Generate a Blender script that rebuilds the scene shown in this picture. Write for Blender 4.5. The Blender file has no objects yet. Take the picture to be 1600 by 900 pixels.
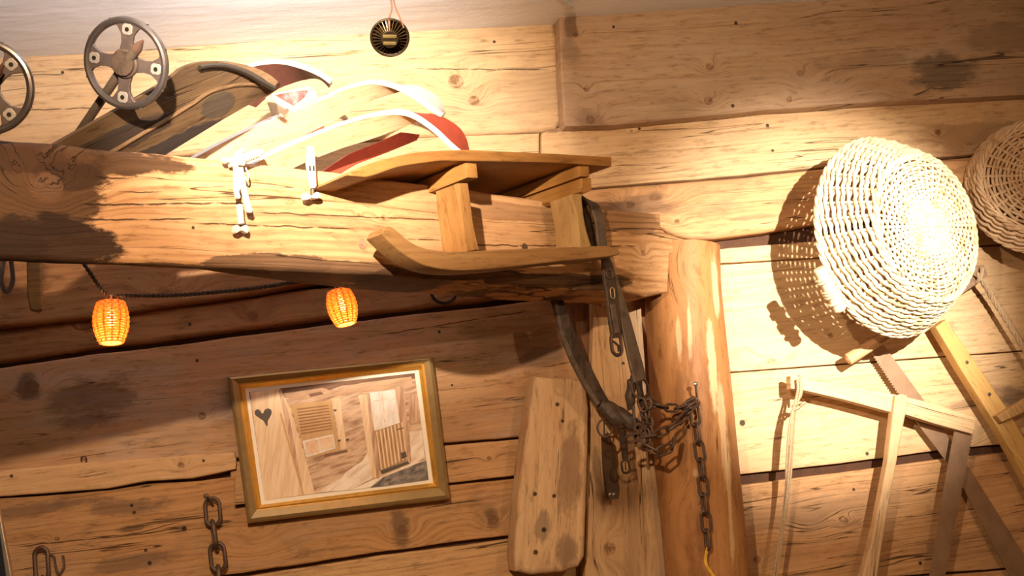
import bpy, bmesh, math, random
from mathutils import Vector, Matrix, noise
random.seed(7)
SC = bpy.context.scene
COL = SC.collection
V = Vector
# ------------------------------------------------------------------ camera
FPX = 2000.0
CAM = V((0.0, -3.3, 1.7))
def cam_axes(yaw, pitch, roll):
    y, p, r = (math.radians(a) for a in (yaw, pitch, roll))
    F = V((math.sin(y)*math.cos(p), math.cos(y)*math.cos(p), math.sin(p)))
    R = V((math.cos(y), -math.sin(y), 0)); U = R.cross(F)
    return F, math.cos(r)*R + math.sin(r)*U, -math.sin(r)*R + math.cos(r)*U
CF, CR, CU = cam_axes(11.5, 8.0, -7.5)
cd = bpy.data.cameras.new('camera'); cam = bpy.data.objects.new('camera', cd); COL.objects.link(cam)
cd.sensor_width = 36.0; cd.lens = 36.0*FPX/1600.0; cd.clip_start = 0.05
M4 = Matrix((CR, CU, -CF)).transposed().to_4x4(); M4.translation = CAM
cam.matrix_world = M4
SC.camera = cam
# ------------------------------------------------------------------ world, lamps, exposure
SC.view_settings.view_transform = 'Standard'; SC.view_settings.look = 'None'
SC.view_settings.gamma = 1.0; SC.view_settings.use_curve_mapping = False
SC.view_settings.exposure = 0.0
w = bpy.data.worlds.new('room_air'); SC.world = w; w.use_nodes = True
w.node_tree.nodes['Background'].inputs[0].default_value = (1.0, 0.45, 0.18, 1)
w.node_tree.nodes['Background'].inputs[1].default_value = 0.07
def lamp(name, kind, loc, target, energy, color, size=0.03, cone=60, blend=0.6):
    d = bpy.data.lights.new(name, kind); o = bpy.data.objects.new(name, d); COL.objects.link(o)
    d.energy = energy; d.color = color
    if kind == 'AREA':
        d.size = size
    else:
        d.shadow_soft_size = size
    if kind == 'SPOT':
        d.spot_size = math.radians(cone); d.spot_blend = blend
    o.location = loc
    o.rotation_euler = (V(target) - V(loc)).to_track_quat('-Z', 'Y').to_euler()
    return o
def ray(px, py): return CF + CR*((px-800)/FPX) - CU*((py-450)/FPX)
def P(px, py, Y=0.0):
    r = ray(px, py); return CAM + r*((Y-CAM.y)/r.y)
WARM = (1.0, 0.71, 0.43)
HOT = (1.0, 0.88, 0.72)
KEY = V((-0.10, -2.55, 2.52))
lamp('spot_sleds', 'SPOT', KEY, P(505, 195, -0.5), 660, HOT, 0.018, 31, 1.0)
lamp('spot_wide', 'SPOT', KEY, P(600, 520, -0.2), 170, WARM, 0.018, 95, 1.0)
lamp('ceiling_fill', 'SPOT', V((0.25, -1.45, 2.50)), (0.12, -0.98, 2.89), 125, (1.0, 0.93, 0.90), 0.05, 84, 1.0)  # added uplight out of view, brightens the ceiling; not a fitting of the room
RL = V((1.45, -3.1, 2.45))
lamp('spot_basket', 'SPOT', RL, P(1290, 455, -0.1), 1600, HOT, 0.018, 24, 1.0)
lamp('spot_basket_wide', 'SPOT', RL, P(1150, 470, 0), 66, WARM, 0.03, 60, 1.0)
lamp('warm_fill', 'AREA', (2.3, -3.0, 1.7), (1.5, 0, 1.9), 7, (1.0, 0.50, 0.20), 1.0)  # added warm area fill from the right, unseen, tints the shadows orange

# ------------------------------------------------------------------ beam plane
BA, BB = P(1045, 430, -0.20), P(0, 320, -1.10)
BD = BA - BB; BD.z = 0; BD.normalize()            # along beam to the right
BN = V((BD.y, -BD.x, 0))
if BN.y > 0: BN = -BN                              # out of the beam face
def PB(px, py, off=0.0):
    r = ray(px, py); A = BA + BN*off
    return CAM + r*((A-CAM).dot(BN)/r.dot(BN))
# ------------------------------------------------------------------ helpers
WF = {}
def basis(x, z, loc):
    """frame with local X along x, local Z near z"""
    x = V(x).normalized(); z = V(z); z = (z - x*z.dot(x)).normalized(); y = z.cross(x)
    m = Matrix((x, y, z)).transposed().to_4x4(); m.translation = loc
    return m
def tag(o, label=None, cat=None, group=None, kind=None):
    if label: o['label'] = label
    if cat: o['category'] = cat
    if group: o['group'] = group
    if kind: o['kind'] = kind
    return o
def thing(name, loc, label, cat, group=None):
    o = bpy.data.objects.new(name, None); COL.objects.link(o); o.location = loc
    o.empty_display_size = 0.05
    WF[o.name] = Matrix.Translation(V(loc))
    return tag(o, label, cat, group)
def mk(name, mb, mats, parent=None, frame=None, sharp=35, smooth=True):
    if frame is None:
        c = sum(mb.v, V((0,0,0)))/len(mb.v); frame = Matrix.Translation(c)
    inv = frame.inverted()
    me = bpy.data.meshes.new(name)
    me.from_pydata([inv @ p for p in mb.v], [], mb.f)
    if not isinstance(mats, (list, tuple)): mats = [mats]
    for m in mats: me.materials.append(m)
    bm = bmesh.new(); bm.from_mesh(me)
    bm.faces.ensure_lookup_table()
    for i, f in enumerate(bm.faces):
        f.material_index = mb.m[i]; f.smooth = smooth and len(f.verts) <= 4
    bmesh.ops.recalc_face_normals(bm, faces=bm.faces)
    bm.to_mesh(me); bm.free()
    if smooth:
        big = set()
        for p in me.polygons:
            if p.loop_total > 4: big.update(tuple(sorted(k)) for k in p.edge_keys)
        me.set_sharp_from_angle(angle=math.radians(sharp))
        if big:
            at = me.attributes.get('sharp_edge') or me.attributes.new('sharp_edge', 'BOOLEAN', 'EDGE')
            for e in me.edges:
                if tuple(sorted(e.vertices)) in big: at.data[e.index].value = True
    o = bpy.data.objects.new(name, me); COL.objects.link(o)
    WF[o.name] = frame
    if parent:
        o.parent = parent; o.matrix_basis = WF[parent.name].inverted() @ frame
    else: o.matrix_basis = frame
    return o
def cat(pts, n=6, closed=False):
    pts = [V(p) for p in pts]; N = len(pts); out = []
    g = (lambda i: pts[i % N]) if closed else (lambda i: pts[max(0, min(N-1, i))])
    for i in range(N if closed else N-1):
        a, b, c, d = g(i-1), g(i), g(i+1), g(i+2)
        for k in range(n):
            t = k/n
            out.append(0.5*((2*b) + (c-a)*t + (2*a-5*b+4*c-d)*t*t + (3*b-a-3*c+d)*t**3))
    if not closed: out.append(pts[-1])
    return out
def px2(pts, n=6, closed=False):
    return [(p.x, p.y) for p in cat([V((a, b, 0)) for a, b in pts], n, closed)]
def dense(pts, step=14, amp=1.2, seed=0):
    """roughen a closed pixel outline"""
    out = []; N = len(pts)
    for i in range(N):
        a, b = V((*pts[i], 0)), V((*pts[(i+1) % N], 0)); L = (b-a).length; k = max(1, int(L/step))
        for j in range(k):
            p = a.lerp(b, j/k)
            q = noise.noise_vector(V((p.x*0.013+seed, p.y*0.05, seed)))*amp + noise.noise_vector(V((p.x*0.06+seed, p.y*0.06, 3)))*amp*0.5
            out.append((p.x+q.x*(0 if j == 0 else 1)*0.4, p.y+q.y))
    return out
class MB:
    def __init__(s): s.v = []; s.f = []; s.m = []
    def face(s, ids, mi=0): s.f.append(tuple(ids)); s.m.append(mi)
    def prism(s, pts, off, ch=0.003, mi=0, side=None, steps=2):
        """closed outline pts (front), extruded by off, front edge rounded by ch"""
        side = mi if side is None else side
        pts = [V(p) for p in pts]; N = len(pts); off = V(off); dn = off.normalized()
        nrm = V((0,0,0)); c = sum(pts, V((0,0,0)))/N
        for i in range(N): nrm += (pts[i]-c).cross(pts[(i+1) % N]-c)
        nrm.normalize()
        ins = []
        for i in range(N):
            a, b, d = pts[i-1], pts[i], pts[(i+1) % N]
            e = ((b-a).normalized() + (d-b).normalized())
            if e.length < 1e-6: e = (d-b)
            ins.append(nrm.cross(e.normalized()))
        loops = [[p+off for p in pts]]
        if ch > 0:
            for k in range(steps+1):
                a = math.pi/2*k/steps
                loops.append([p + dn*ch*(1-math.sin(a)) + q*ch*(1-math.cos(a)) for p, q in zip(pts, ins)])
        else: loops.append(pts)
        ids = []
        for L in loops:
            ids.append(list(range(len(s.v), len(s.v)+N))); s.v += L
        for k in range(len(ids)-1):
            for i in range(N):
                s.face((ids[k][i], ids[k][(i+1) % N], ids[k+1][(i+1) % N], ids[k+1][i]), side if k == 0 else mi)
        s.face(ids[-1], mi); s.face(reversed(ids[0]), side)
    def tube(s, path, r, n=8, mi=0, closed=False, cap=True, flat=1.0, up=None):
        path = [V(p) for p in path]; N = len(path)
        rr = r if isinstance(r, (list, tuple)) else [r]*N
        prev = None; rings = []
        for i in range(N):
            if closed: t = path[(i+1) % N]-path[i-1]
            else: t = path[min(N-1, i+1)]-path[max(0, i-1)]
            if t.length < 1e-9: t = V((0,0,1))
            t.normalize()
            if prev is None:
                u = V(up) if up is not None else (V((0,0,1)) if abs(t.z) < 0.9 else V((1,0,0)))
            else: u = prev
            u = (u - t*u.dot(t)); 
            if u.length < 1e-6: u = t.orthogonal()
            u.normalize(); prev = u; b = t.cross(u)
            ring = []
            for k in range(n):
                a = 2*math.pi*k/n
                ring.append(len(s.v)); s.v.append(path[i] + (u*math.cos(a)*flat + b*math.sin(a))*rr[i])
            rings.append(ring)
        for i in range(N if closed else N-1):
            A, B = rings[i], rings[(i+1) % N]
            for k in range(n): s.face((A[k], A[(k+1) % n], B[(k+1) % n], B[k]), mi)
        if cap and not closed:
            s.face(list(reversed(rings[0])), mi); s.face(rings[-1], mi)
    def ribbon(s, path, wid, th, nrm, mi=0):
        """flat strap: width across the path in the plane facing nrm"""
        path = [V(p) for p in path]; N = len(path)
        ww = wid if isinstance(wid, (list, tuple)) else [wid]*N
        rings = []
        for i in range(N):
            t = (path[min(N-1, i+1)]-path[max(0, i-1)]).normalized()
            nn = V(nrm[i]) if isinstance(nrm, list) else V(nrm)
            nn = (nn - t*nn.dot(t)).normalized(); b = t.cross(nn)
            h, q = ww[i]/2, th/2; ring = []
            for (x, y) in ((-h, -q), (h, -q), (h, q*0.3), (h*0.9, q), (-h*0.9, q), (-h, q*0.3)):
                ring.append(len(s.v)); s.v.append(path[i]+b*x+nn*y)
            rings.append(ring)
        for i in range(N-1):
            for k in range(6): s.face((rings[i][k], rings[i][(k+1) % 6], rings[i+1][(k+1) % 6], rings[i+1][k]), mi)
        s.face(list(reversed(rings[0])), mi); s.face(rings[-1], mi)
    def sheet(s, e1, e2, th, mtop=0, mbot=1, medge=2):
        """bent board between two edge curves; top face, bottom face and edges get their own slots"""
        N = len(e1); R = []
        for i in range(N):
            t = (e1[min(N-1, i+1)]-e1[max(0, i-1)]); w_ = (e2[i]-e1[i])
            nn = t.cross(w_).normalized()*(th if not isinstance(th, list) else th[i])
            R.append([len(s.v)+k for k in range(4)]); s.v += [V(e1[i]), V(e2[i]), e2[i]+nn, e1[i]+nn]
        for i in range(N-1):
            a, b = R[i], R[i+1]
            s.face((a[0], a[1], b[1], b[0]), mbot); s.face((a[1], a[2], b[2], b[1]), medge)
            s.face((a[2], a[3], b[3], b[2]), mtop); s.face((a[3], a[0], b[0], b[3]), medge)
        s.face(R[0], medge); s.face(list(reversed(R[-1])), medge)
    def link(s, c, d, nrm, L, W, r, mi=0):
        d = V(d).normalized(); nn = V(nrm); nn = (nn-d*nn.dot(d)).normalized(); b = d.cross(nn)
        pts = []; h = (L-W)/2
        for k in range(20):
            a = 2*math.pi*k/20
            y = math.cos(a)*W/2; x = math.sin(a)*W/2 + (h if math.sin(a) > 0 else -h)
            pts.append(V(c)+d*x+b*y)
        s.tube(pts, r, 7, mi, closed=True, up=nn)
    def ball(s, c, r, mi=0, sc=(1,1,1), n=10):
        ids = []
        for i in range(n+1):
            th = math.pi*i/n
            ids.append([len(s.v)+k for k in range(n)])
            for k in range(n):
                a = 2*math.pi*k/n
                s.v.append(V(c)+V((math.sin(th)*math.cos(a)*sc[0], math.sin(th)*math.sin(a)*sc[1], math.cos(th)*sc[2]))*r)
        for i in range(n):
            for k in range(n): s.face((ids[i][k], ids[i][(k+1) % n], ids[i+1][(k+1) % n], ids[i+1][k]), mi)
# ------------------------------------------------------------------ materials
class NT:
    def __init__(s, name):
        s.mat = bpy.data.materials.new(name); s.mat.use_nodes = True
        s.t = s.mat.node_tree; s.b = s.t.nodes['Principled BSDF']
    def n(s, typ, **kw):
        x = s.t.nodes.new(typ)
        for k, v in kw.items(): setattr(x, k, v)
        return x
    def put(s, sock, v):
        if isinstance(v, bpy.types.NodeSocket): s.t.links.new(v, sock)
        else: sock.default_value = v
    def m(s, op, a, b=0.0, c=0.0, clamp=False):
        x = s.n('ShaderNodeMath', operation=op, use_clamp=clamp)
        s.put(x.inputs[0], a); s.put(x.inputs[1], b); s.put(x.inputs[2], c)
        return x.outputs[0]
    def vec(s, x, y, z):
        c = s.n('ShaderNodeCombineXYZ')
        for i, q in enumerate((x, y, z)): s.put(c.inputs[i], q)
        return c.outputs[0]
    def noise(s, vec, scale=1.0, detail=3, rough=0.55):
        x = s.n('ShaderNodeTexNoise'); s.put(x.inputs['Vector'], vec)
        x.inputs['Scale'].default_value = scale; x.inputs['Detail'].default_value = detail
        x.inputs['Roughness'].default_value = rough
        return x.outputs[0]
    def vor(s, vec, scale=1.0):
        x = s.n('ShaderNodeTexVoronoi'); s.put(x.inputs['Vector'], vec); x.inputs['Scale'].default_value = scale
        sp = s.n('ShaderNodeSeparateColor'); s.t.links.new(x.outputs['Color'], sp.inputs[0])
        return x.outputs['Distance'], sp.outputs[0], sp.outputs[1]
    def step(s, v, lo, hi):
        """smoothstep 0 at lo, 1 at hi"""
        x = s.n('ShaderNodeMapRange', interpolation_type='SMOOTHSTEP'); s.put(x.inputs[0], v)
        if lo <= hi:
            x.inputs[1].default_value = lo; x.inputs[2].default_value = hi; x.inputs[3].default_value = 0; x.inputs[4].default_value = 1
        else:
            x.inputs[1].default_value = hi; x.inputs[2].default_value = lo; x.inputs[3].default_value = 1; x.inputs[4].default_value = 0
        return x.outputs[0]
    def mix(s, f, a, b):
        x = s.n('ShaderNodeMix', data_type='RGBA'); s.put(x.inputs[0], f)
        for i, q in ((6, a), (7, b)):
            s.put(x.inputs[i], (*q, 1) if isinstance(q, tuple) and len(q) == 3 else q)
        return x.outputs[2]
    def bump(s, h, strength=0.3, dist=0.004):
        b = s.n('ShaderNodeBump'); b.inputs['Strength'].default_value = strength; b.inputs['Distance'].default_value = dist
        s.put(b.inputs['Height'], h); s.t.links.new(b.outputs[0], s.b.inputs['Normal'])
    def coords(s):
        tc = s.n('ShaderNodeTexCoord'); sp = s.n('ShaderNodeSeparateXYZ')
        s.t.links.new(tc.outputs['Object'], sp.inputs[0]); return sp.outputs[0], sp.outputs[1], sp.outputs[2]
SEED = [0]
def wood(name, light=(0.55, 0.34, 0.18), dark=(0.33, 0.17, 0.075), stain=(0.13, 0.07, 0.04), stain_amt=0.5,
         ring=75, ring_amt=0.55, crack=0.5, nails=0.5, knots=(), patches=(), frame=None, rough=0.62, bump=0.5,
         auto=0.5, fine=0.35, warp=0.05, saw=0.0, crisp=False, lines=(),  holes=(), grey=0.0, mott=(2.2, 7.0), swirl=1.0):
    """procedural timber; grain runs along local X. knots: (world point, radius); patches: (world point, rx, rz, colour, amount)"""
    g = NT(name); SEED[0] += 1; sd = SEED[0]*3.71
    inv = (frame or Matrix.Identity(4)).inverted()
    x, y, z = g.coords()
    xo = g.m('ADD', x, sd); yo = g.m('ADD', y, sd*0.3); zo = g.m('ADD', z, sd*1.3)
    # slow wander of the grain
    n1 = g.noise(g.vec(g.m('MULTIPLY', xo, 1.3), g.m('MULTIPLY', yo, 5), g.m('MULTIPLY', zo, 5)), 1.0, 2)
    wv = g.m('MULTIPLY', g.m('SUBTRACT', n1, 0.5), warp*swirl)
    # scattered knots
    vd, vr, vg = g.vor(g.vec(g.m('MULTIPLY', xo, 3.1), g.m('MULTIPLY', yo, 1.5), g.m('MULTIPLY', zo, 6.5)))
    rmask = g.step(vr, 1.0-auto, 1.01-auto)
    kb = g.m('MULTIPLY', g.step(vd, 0.45, 0.0), rmask)
    kcore = g.m('MULTIPLY', g.step(vd, 0.085, 0.03), rmask)
    push = g.m('MULTIPLY', kb, 0.045)
    n2 = g.noise(g.vec(g.m('MULTIPLY', xo, 22), g.m('MULTIPLY', yo, 10), g.m('MULTIPLY', zo, 22)), 1.0, 3)
    for (wp, r) in knots:
        p = inv @ V(wp)
        dx = g.m('DIVIDE', g.m('SUBTRACT', x, p.x), r*3.0); dz = g.m('DIVIDE', g.m('SUBTRACT', z, p.z), r*2.0)
        d2 = g.m('ADD', g.m('MULTIPLY', dx, dx), g.m('MULTIPLY', dz, dz))
        e = g.m('POWER', 2.718, g.m('MULTIPLY', d2, -1.0))
        push = g.m('ADD', push, g.m('MULTIPLY', e, g.m('MULTIPLY', g.m('ADD', g.m('MULTIPLY', n2, 0.9), 0.55), r*3.0)))
        dx2 = g.m('DIVIDE', g.m('SUBTRACT', x, p.x), r*1.1); dz2 = g.m('DIVIDE', g.m('SUBTRACT', z, p.z), r)
        c = g.step(g.m('ADD', g.m('ADD', g.m('MULTIPLY', dx2, dx2), g.m('MULTIPLY', dz2, dz2)), g.m('MULTIPLY', g.m('SUBTRACT', n1, 0.5), 0.9)), 1.15, 0.7)
        kcore = g.m('MAXIMUM', kcore, c)
    v = g.m('ADD', g.m('ADD', z, wv), push)
    n0 = g.noise(g.vec(g.m('MULTIPLY', xo, 2.2), yo, g.m('MULTIPLY', v, 30)), 1.0, 2)
    ph = g.m('ADD', g.m('MULTIPLY', v, ring*6.283), g.m('MULTIPLY', n0, 9.0))
    sn = g.m('ADD', g.m('MULTIPLY', g.m('SINE', ph), 0.5), 0.5)
    rg = g.m('POWER', sn, 2.2)
    fade = g.step(g.noise(g.vec(g.m('MULTIPLY', xo, 1.5), yo, g.m('MULTIPLY', zo, 6)), 1.3, 2), 0.3, 0.7)
    rg = g.m('MULTIPLY', rg, g.m('ADD', g.m('MULTIPLY', fade, 0.75), 0.25))
    fn = g.noise(g.vec(g.m('MULTIPLY', xo, 7), g.m('MULTIPLY', yo, 60), g.m('MULTIPLY', v, 260)), 1.0, 3, 0.7)
    bd = g.noise(g.vec(g.m('MULTIPLY', xo, 1.2), g.m('MULTIPLY', yo, 9), g.m('MULTIPLY', v, 55)), 1.0, 4, 0.65)
    f = g.m('ADD', g.m('MULTIPLY', rg, ring_amt*0.62), g.m('ADD', g.m('MULTIPLY', g.m('SUBTRACT', fn, 0.45), fine*2.2), g.m('MULTIPLY', g.m('SUBTRACT', bd, 0.45), 1.5)), clamp=True)
    col = g.mix(f, light, dark)
    # blotchy age
    mt = g.noise(g.vec(g.m('MULTIPLY', xo, mott[0]), g.m('MULTIPLY', yo, 5), g.m('MULTIPLY', zo, mott[1])), 1.0, 5, 0.62)
    st = g.m('MULTIPLY', g.step(mt, 0.50, 0.74), stain_amt)
    col = g.mix(st, col, stain)
    mt2 = g.noise(g.vec(g.m('MULTIPLY', xo, 1.1), yo, g.m('MULTIPLY', zo, 2.4)), 1.7, 4, 0.6)
    col = g.mix(g.m('MULTIPLY', g.step(mt2, 0.42, 0.68), 0.45), col, tuple(min(1, c*q) for c, q in zip(dark, (1.25, 1.25, 1.3))))
    if grey > 0:
        gm = g.noise(g.vec(g.m('MULTIPLY', xo, 2.0), yo, g.m('MULTIPLY', zo, 11)), 1.0, 5, 0.7)
        col = g.mix(g.m('MULTIPLY', g.step(gm, 0.45, 0.65), grey), col, (0.42, 0.34, 0.29))
    # grime worked into the grain and short dark scratches
    gr = g.noise(g.vec(g.m('MULTIPLY', xo, 16), g.m('MULTIPLY', yo, 40), g.m('MULTIPLY', v, 95)), 1.0, 6, 0.75)
    col = g.mix(g.m('MULTIPLY', g.step(gr, 0.50, 0.72), 0.72), col, tuple(c*0.5 for c in dark))
    col = g.mix(g.m('MULTIPLY', g.step(gr, 0.48, 0.30), 0.25), col, tuple(min(0.9, c*1.18) for c in light))
    if saw > 0:
        sw = g.noise(g.vec(g.m('MULTIPLY', xo, 120), yo, g.m('MULTIPLY', zo, 5)), 1.0, 2)
        col = g.mix(g.m('MULTIPLY', g.step(sw, 0.5, 0.75), saw), col, dark)
    pn = g.noise(g.vec(g.m('MULTIPLY', xo, 9), g.m('MULTIPLY', yo, 9), g.m('MULTIPLY', zo, 22)), 1.0, 6, 0.68)
    ptot = 0.0
    for (wp, rx, rz, pc, amt) in patches:
        p = inv @ V(wp)
        dx = g.m('DIVIDE', g.m('SUBTRACT', x, p.x), rx); dz = g.m('DIVIDE', g.m('SUBTRACT', z, p.z), rz)
        d2 = g.m('SQRT', g.m('ADD', g.m('MULTIPLY', dx, dx), g.m('MULTIPLY', dz, dz)))
        mk_ = g.step(g.m('ADD', d2, g.m('MULTIPLY', g.m('SUBTRACT', pn, 0.5), 1.5 if crisp else 3.0)), 1.15 if crisp else 1.30, 0.95 if crisp else 0.62)
        pcol = g.mix(g.m('MULTIPLY', f, 0.8), pc, tuple(c*0.5 for c in pc))
        mk_ = g.m('MULTIPLY', mk_, amt)
        col = g.mix(mk_, col, pcol)
        ptot = g.m('MAXIMUM', ptot, mk_)
    # knot cores
    kn = g.noise(g.vec(g.m('MULTIPLY', xo, 60), g.m('MULTIPLY', yo, 30), g.m('MULTIPLY', v, 110)), 1.0, 5, 0.7)
    col = g.mix(g.m('MULTIPLY', kcore, g.m('ADD', 0.15, g.m('MULTIPLY', g.step(kn, 0.3, 0.65), 0.75))), col, (0.15, 0.07, 0.032))
    # cracks
    cn = g.noise(g.vec(g.m('MULTIPLY', xo, 0.55), g.m('MULTIPLY', yo, 2), g.m('MULTIPLY', v, 24)), 1.0, 3, 0.5)
    ck = g.step(g.m('ABSOLUTE', g.m('SUBTRACT', cn, 0.5)), 0.0050, 0.001)
    cm = g.step(g.noise(g.vec(g.m('MULTIPLY', xo, 2.1), yo, g.m('MULTIPLY', zo, 8)), 1.0, 2), 0.6-crack*0.3, 0.7-crack*0.3)
    ck = g.m('MULTIPLY', ck, cm)
    for (wa, wb, wd) in lines:                     # long drying checks
        a_, b_ = inv @ V(wa), inv @ V(wb)
        if a_.x > b_.x: a_, b_ = b_, a_
        sl = (b_.z-a_.z)/max(1e-4, b_.x-a_.x)
        zz = g.m('ADD', g.m('MULTIPLY', g.m('SUBTRACT', x, a_.x), sl), a_.z)
        wob = g.m('MULTIPLY', g.m('SUBTRACT', g.noise(g.vec(g.m('MULTIPLY', xo, 14), 0.0, 0.0), 1.0, 3), 0.5), 0.014)
        dd = g.m('ABSOLUTE', g.m('SUBTRACT', g.m('ADD', z, wob), zz))
        xm = g.m('MULTIPLY', g.step(x, a_.x, a_.x+0.04), g.step(x, b_.x, b_.x-0.04))
        xm = g.m('MULTIPLY', xm, g.step(g.noise(g.vec(g.m('MULTIPLY', xo, 25), a_.z*9, 0.0), 1.0, 3), 0.3, 0.5))
        ck = g.m('MAXIMUM', ck, g.m('MULTIPLY', g.step(dd, wd, wd*0.35), xm))
    col = g.mix(g.m('MULTIPLY', ck, 0.85), col, (0.03, 0.015, 0.008))
    # nail holes and worm holes
    hd, hr, hg = g.vor(g.vec(g.m('MULTIPLY', xo, 6), 0.0, g.m('MULTIPLY', zo, 9)))
    hm = g.m('MULTIPLY', g.step(hd, 0.036, 0.024), g.step(hr, 1-nails*0.16, 1.01-nails*0.16))
    for (wp, r) in holes:
        p = inv @ V(wp)
        dx = g.m('SUBTRACT', x, p.x); dz = g.m('SUBTRACT', z, p.z)
        d2 = g.m('SQRT', g.m('ADD', g.m('MULTIPLY', dx, dx), g.m('MULTIPLY', dz, dz)))
        hm = g.m('MAXIMUM', hm, g.step(d2, r*1.2, r*0.8))
    col = g.mix(g.m('MULTIPLY', hm, 0.9), col, (0.02, 0.012, 0.008))
    g.put(g.b.inputs['Base Color'], col)
    g.b.inputs['Roughness'].default_value = rough; g.b.inputs['Specular IOR Level'].default_value = 0.14
    h = g.m('SUBTRACT', g.m('ADD', g.m('MULTIPLY', f, -0.45), g.m('MULTIPLY', mt, 0.7)), g.m('ADD', g.m('MULTIPLY', ck, 1.5), g.m('MULTIPLY', hm, 1.5)))
    if patches: h = g.m('ADD', h, g.m('MULTIPLY', ptot, g.m('MULTIPLY', pn, 1.2)))
    g.bump(h, bump, 0.004)
    return g.mat
def plain(name, col, rough=0.5, metal=0.0, var=0.25, scale=40, col2=None, bump=0.1, **kw):
    g = NT(name); x, y, z = g.coords()
    n = g.noise(g.vec(x, y, z), scale, 4, 0.6)
    c2 = col2 or tuple(c*0.55 for c in col)
    g.put(g.b.inputs['Base Color'], g.mix(g.m('MULTIPLY', g.step(n, 0.4, 0.72), var*2 if col2 is None else 0.9), col, c2))
    g.b.inputs['Roughness'].default_value = rough; g.b.inputs['Metallic'].default_value = metal
    g.bump(n, bump, 0.002)
    if 'emit' in kw:
        g.b.inputs['Emission Color'].default_value = (*kw['emit'], 1); g.b.inputs['Emission Strength'].default_value = kw['power']
    return g.mat
IRON = plain('rusty_iron', (0.10, 0.065, 0.05), 0.55, 0.5, scale=90, col2=(0.17, 0.08, 0.04), bump=0.4)
STEEL = plain('worn_grey_steel', (0.17, 0.14, 0.13), 0.35, 0.8, scale=30, bump=0.15)
BLACK = plain('blackened_metal', (0.03, 0.025, 0.02), 0.45, 0.6)
LEATHER = plain('old_black_leather', (0.075, 0.045, 0.03), 0.55, 0.0, scale=60, col2=(0.03, 0.019, 0.013), bump=0.5)
LEATHER2 = plain('grey_worn_leather', (0.13, 0.09, 0.066), 0.6, 0.0, scale=40, col2=(0.05, 0.033, 0.024), bump=0.5)
WHITEMET = plain('white_painted_metal', (0.58, 0.52, 0.44), 0.45, 0.1, scale=25, var=0.15)
GOLD = plain('gold_leaf', (0.75, 0.43, 0.09), 0.32, 0.7, scale=60, var=0.15)
BRONZE = plain('bronze_frame_paint', (0.42, 0.29, 0.13), 0.38, 0.55, scale=50, var=0.15)
MATW = plain('white_mount_card', (0.86, 0.80, 0.70), 0.8, var=0.03)
ROPE = plain('jute_rope', (0.46, 0.33, 0.20), 0.9, scale=160, bump=0.8)
YEL = plain('yellow_ribbon_cloth', (0.75, 0.45, 0.04), 0.6)
CORDM = plain('dark_textile_cord', (0.045, 0.025, 0.015), 0.8)
WIRE = plain('brown_wire', (0.20, 0.09, 0.05), 0.5)
def wicker(name, c, c2):
    g = NT(name); x, y, z = g.coords()
    n = g.noise(g.vec(x, y, z), 28, 4, 0.6)
    g.put(g.b.inputs['Base Color'], g.mix(g.step(n, 0.45, 0.75), c, c2))
    g.b.inputs['Roughness'].default_value = 0.5
    g.bump(g.noise(g.vec(x, y, z), 300, 2), 0.15, 0.001)
    return g.mat
WICK = wicker('peeled_white_willow', (0.66, 0.54, 0.36), (0.46, 0.31, 0.15))
WICK2 = wicker('tan_willow', (0.60, 0.42, 0.26), (0.38, 0.22, 0.11))
# ------------------------------------------------------------------ the wall of old planks
wall = MB(); wall_mats = []
def wmat(**kw):
    wall_mats.append(wood('wall_timber_%s' % 'abcdefghijklmnopqrstuvwxyz'[len(wall_mats)], **kw)); return len(wall_mats)-1
PALE = dict(light=(0.62, 0.43, 0.25), dark=(0.42, 0.25, 0.12))
MID = dict(light=(0.56, 0.33, 0.165), dark=(0.32, 0.16, 0.068))
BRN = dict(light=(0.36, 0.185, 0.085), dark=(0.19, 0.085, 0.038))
GRY = dict(light=(0.44, 0.30, 0.19), dark=(0.28, 0.165, 0.095))
def plank(pts, Y, mi, ch=0.006, amp=1.2, back=0.045, steps=2):
    o = dense(pts, 14, amp, seed=len(wall_mats)*1.7)
    wall.prism([P(a, b, Y) for a, b in o], (0, back-Y, 0), ch, mi, steps=steps)
S1 = (0.17, 0.10, 0.065); S2 = (0.20, 0.135, 0.095); DK = (0.06, 0.032, 0.02)
# top left
m = wmat(**PALE, stain=(0.35, 0.24, 0.15), stain_amt=0.4, grey=0.15, auto=0.1, crack=0.45, ring=60, ring_amt=0.4,
         knots=[(P(740, 158), 0.014), (P(712, 128), 0.02)], holes=[(P(98, 114), 0.004), (P(772, 66), 0.004)], lines=[(P(20, 173), P(180, 169), 0.002), (P(640, 108), P(862, 110), 0.0018)],
         patches=[(P(830, 150), 0.09, 0.10, (0.40, 0.28, 0.17), 0.45)])
plank([(-60, 40), (400, 20), (850, -10), (867, 38), (872, 60), (878, 190), (868, 202), (845, 206), (650, 214), (300, 240), (-60, 280)], -0.004, m, 0.012, 0.8, steps=3)
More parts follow.
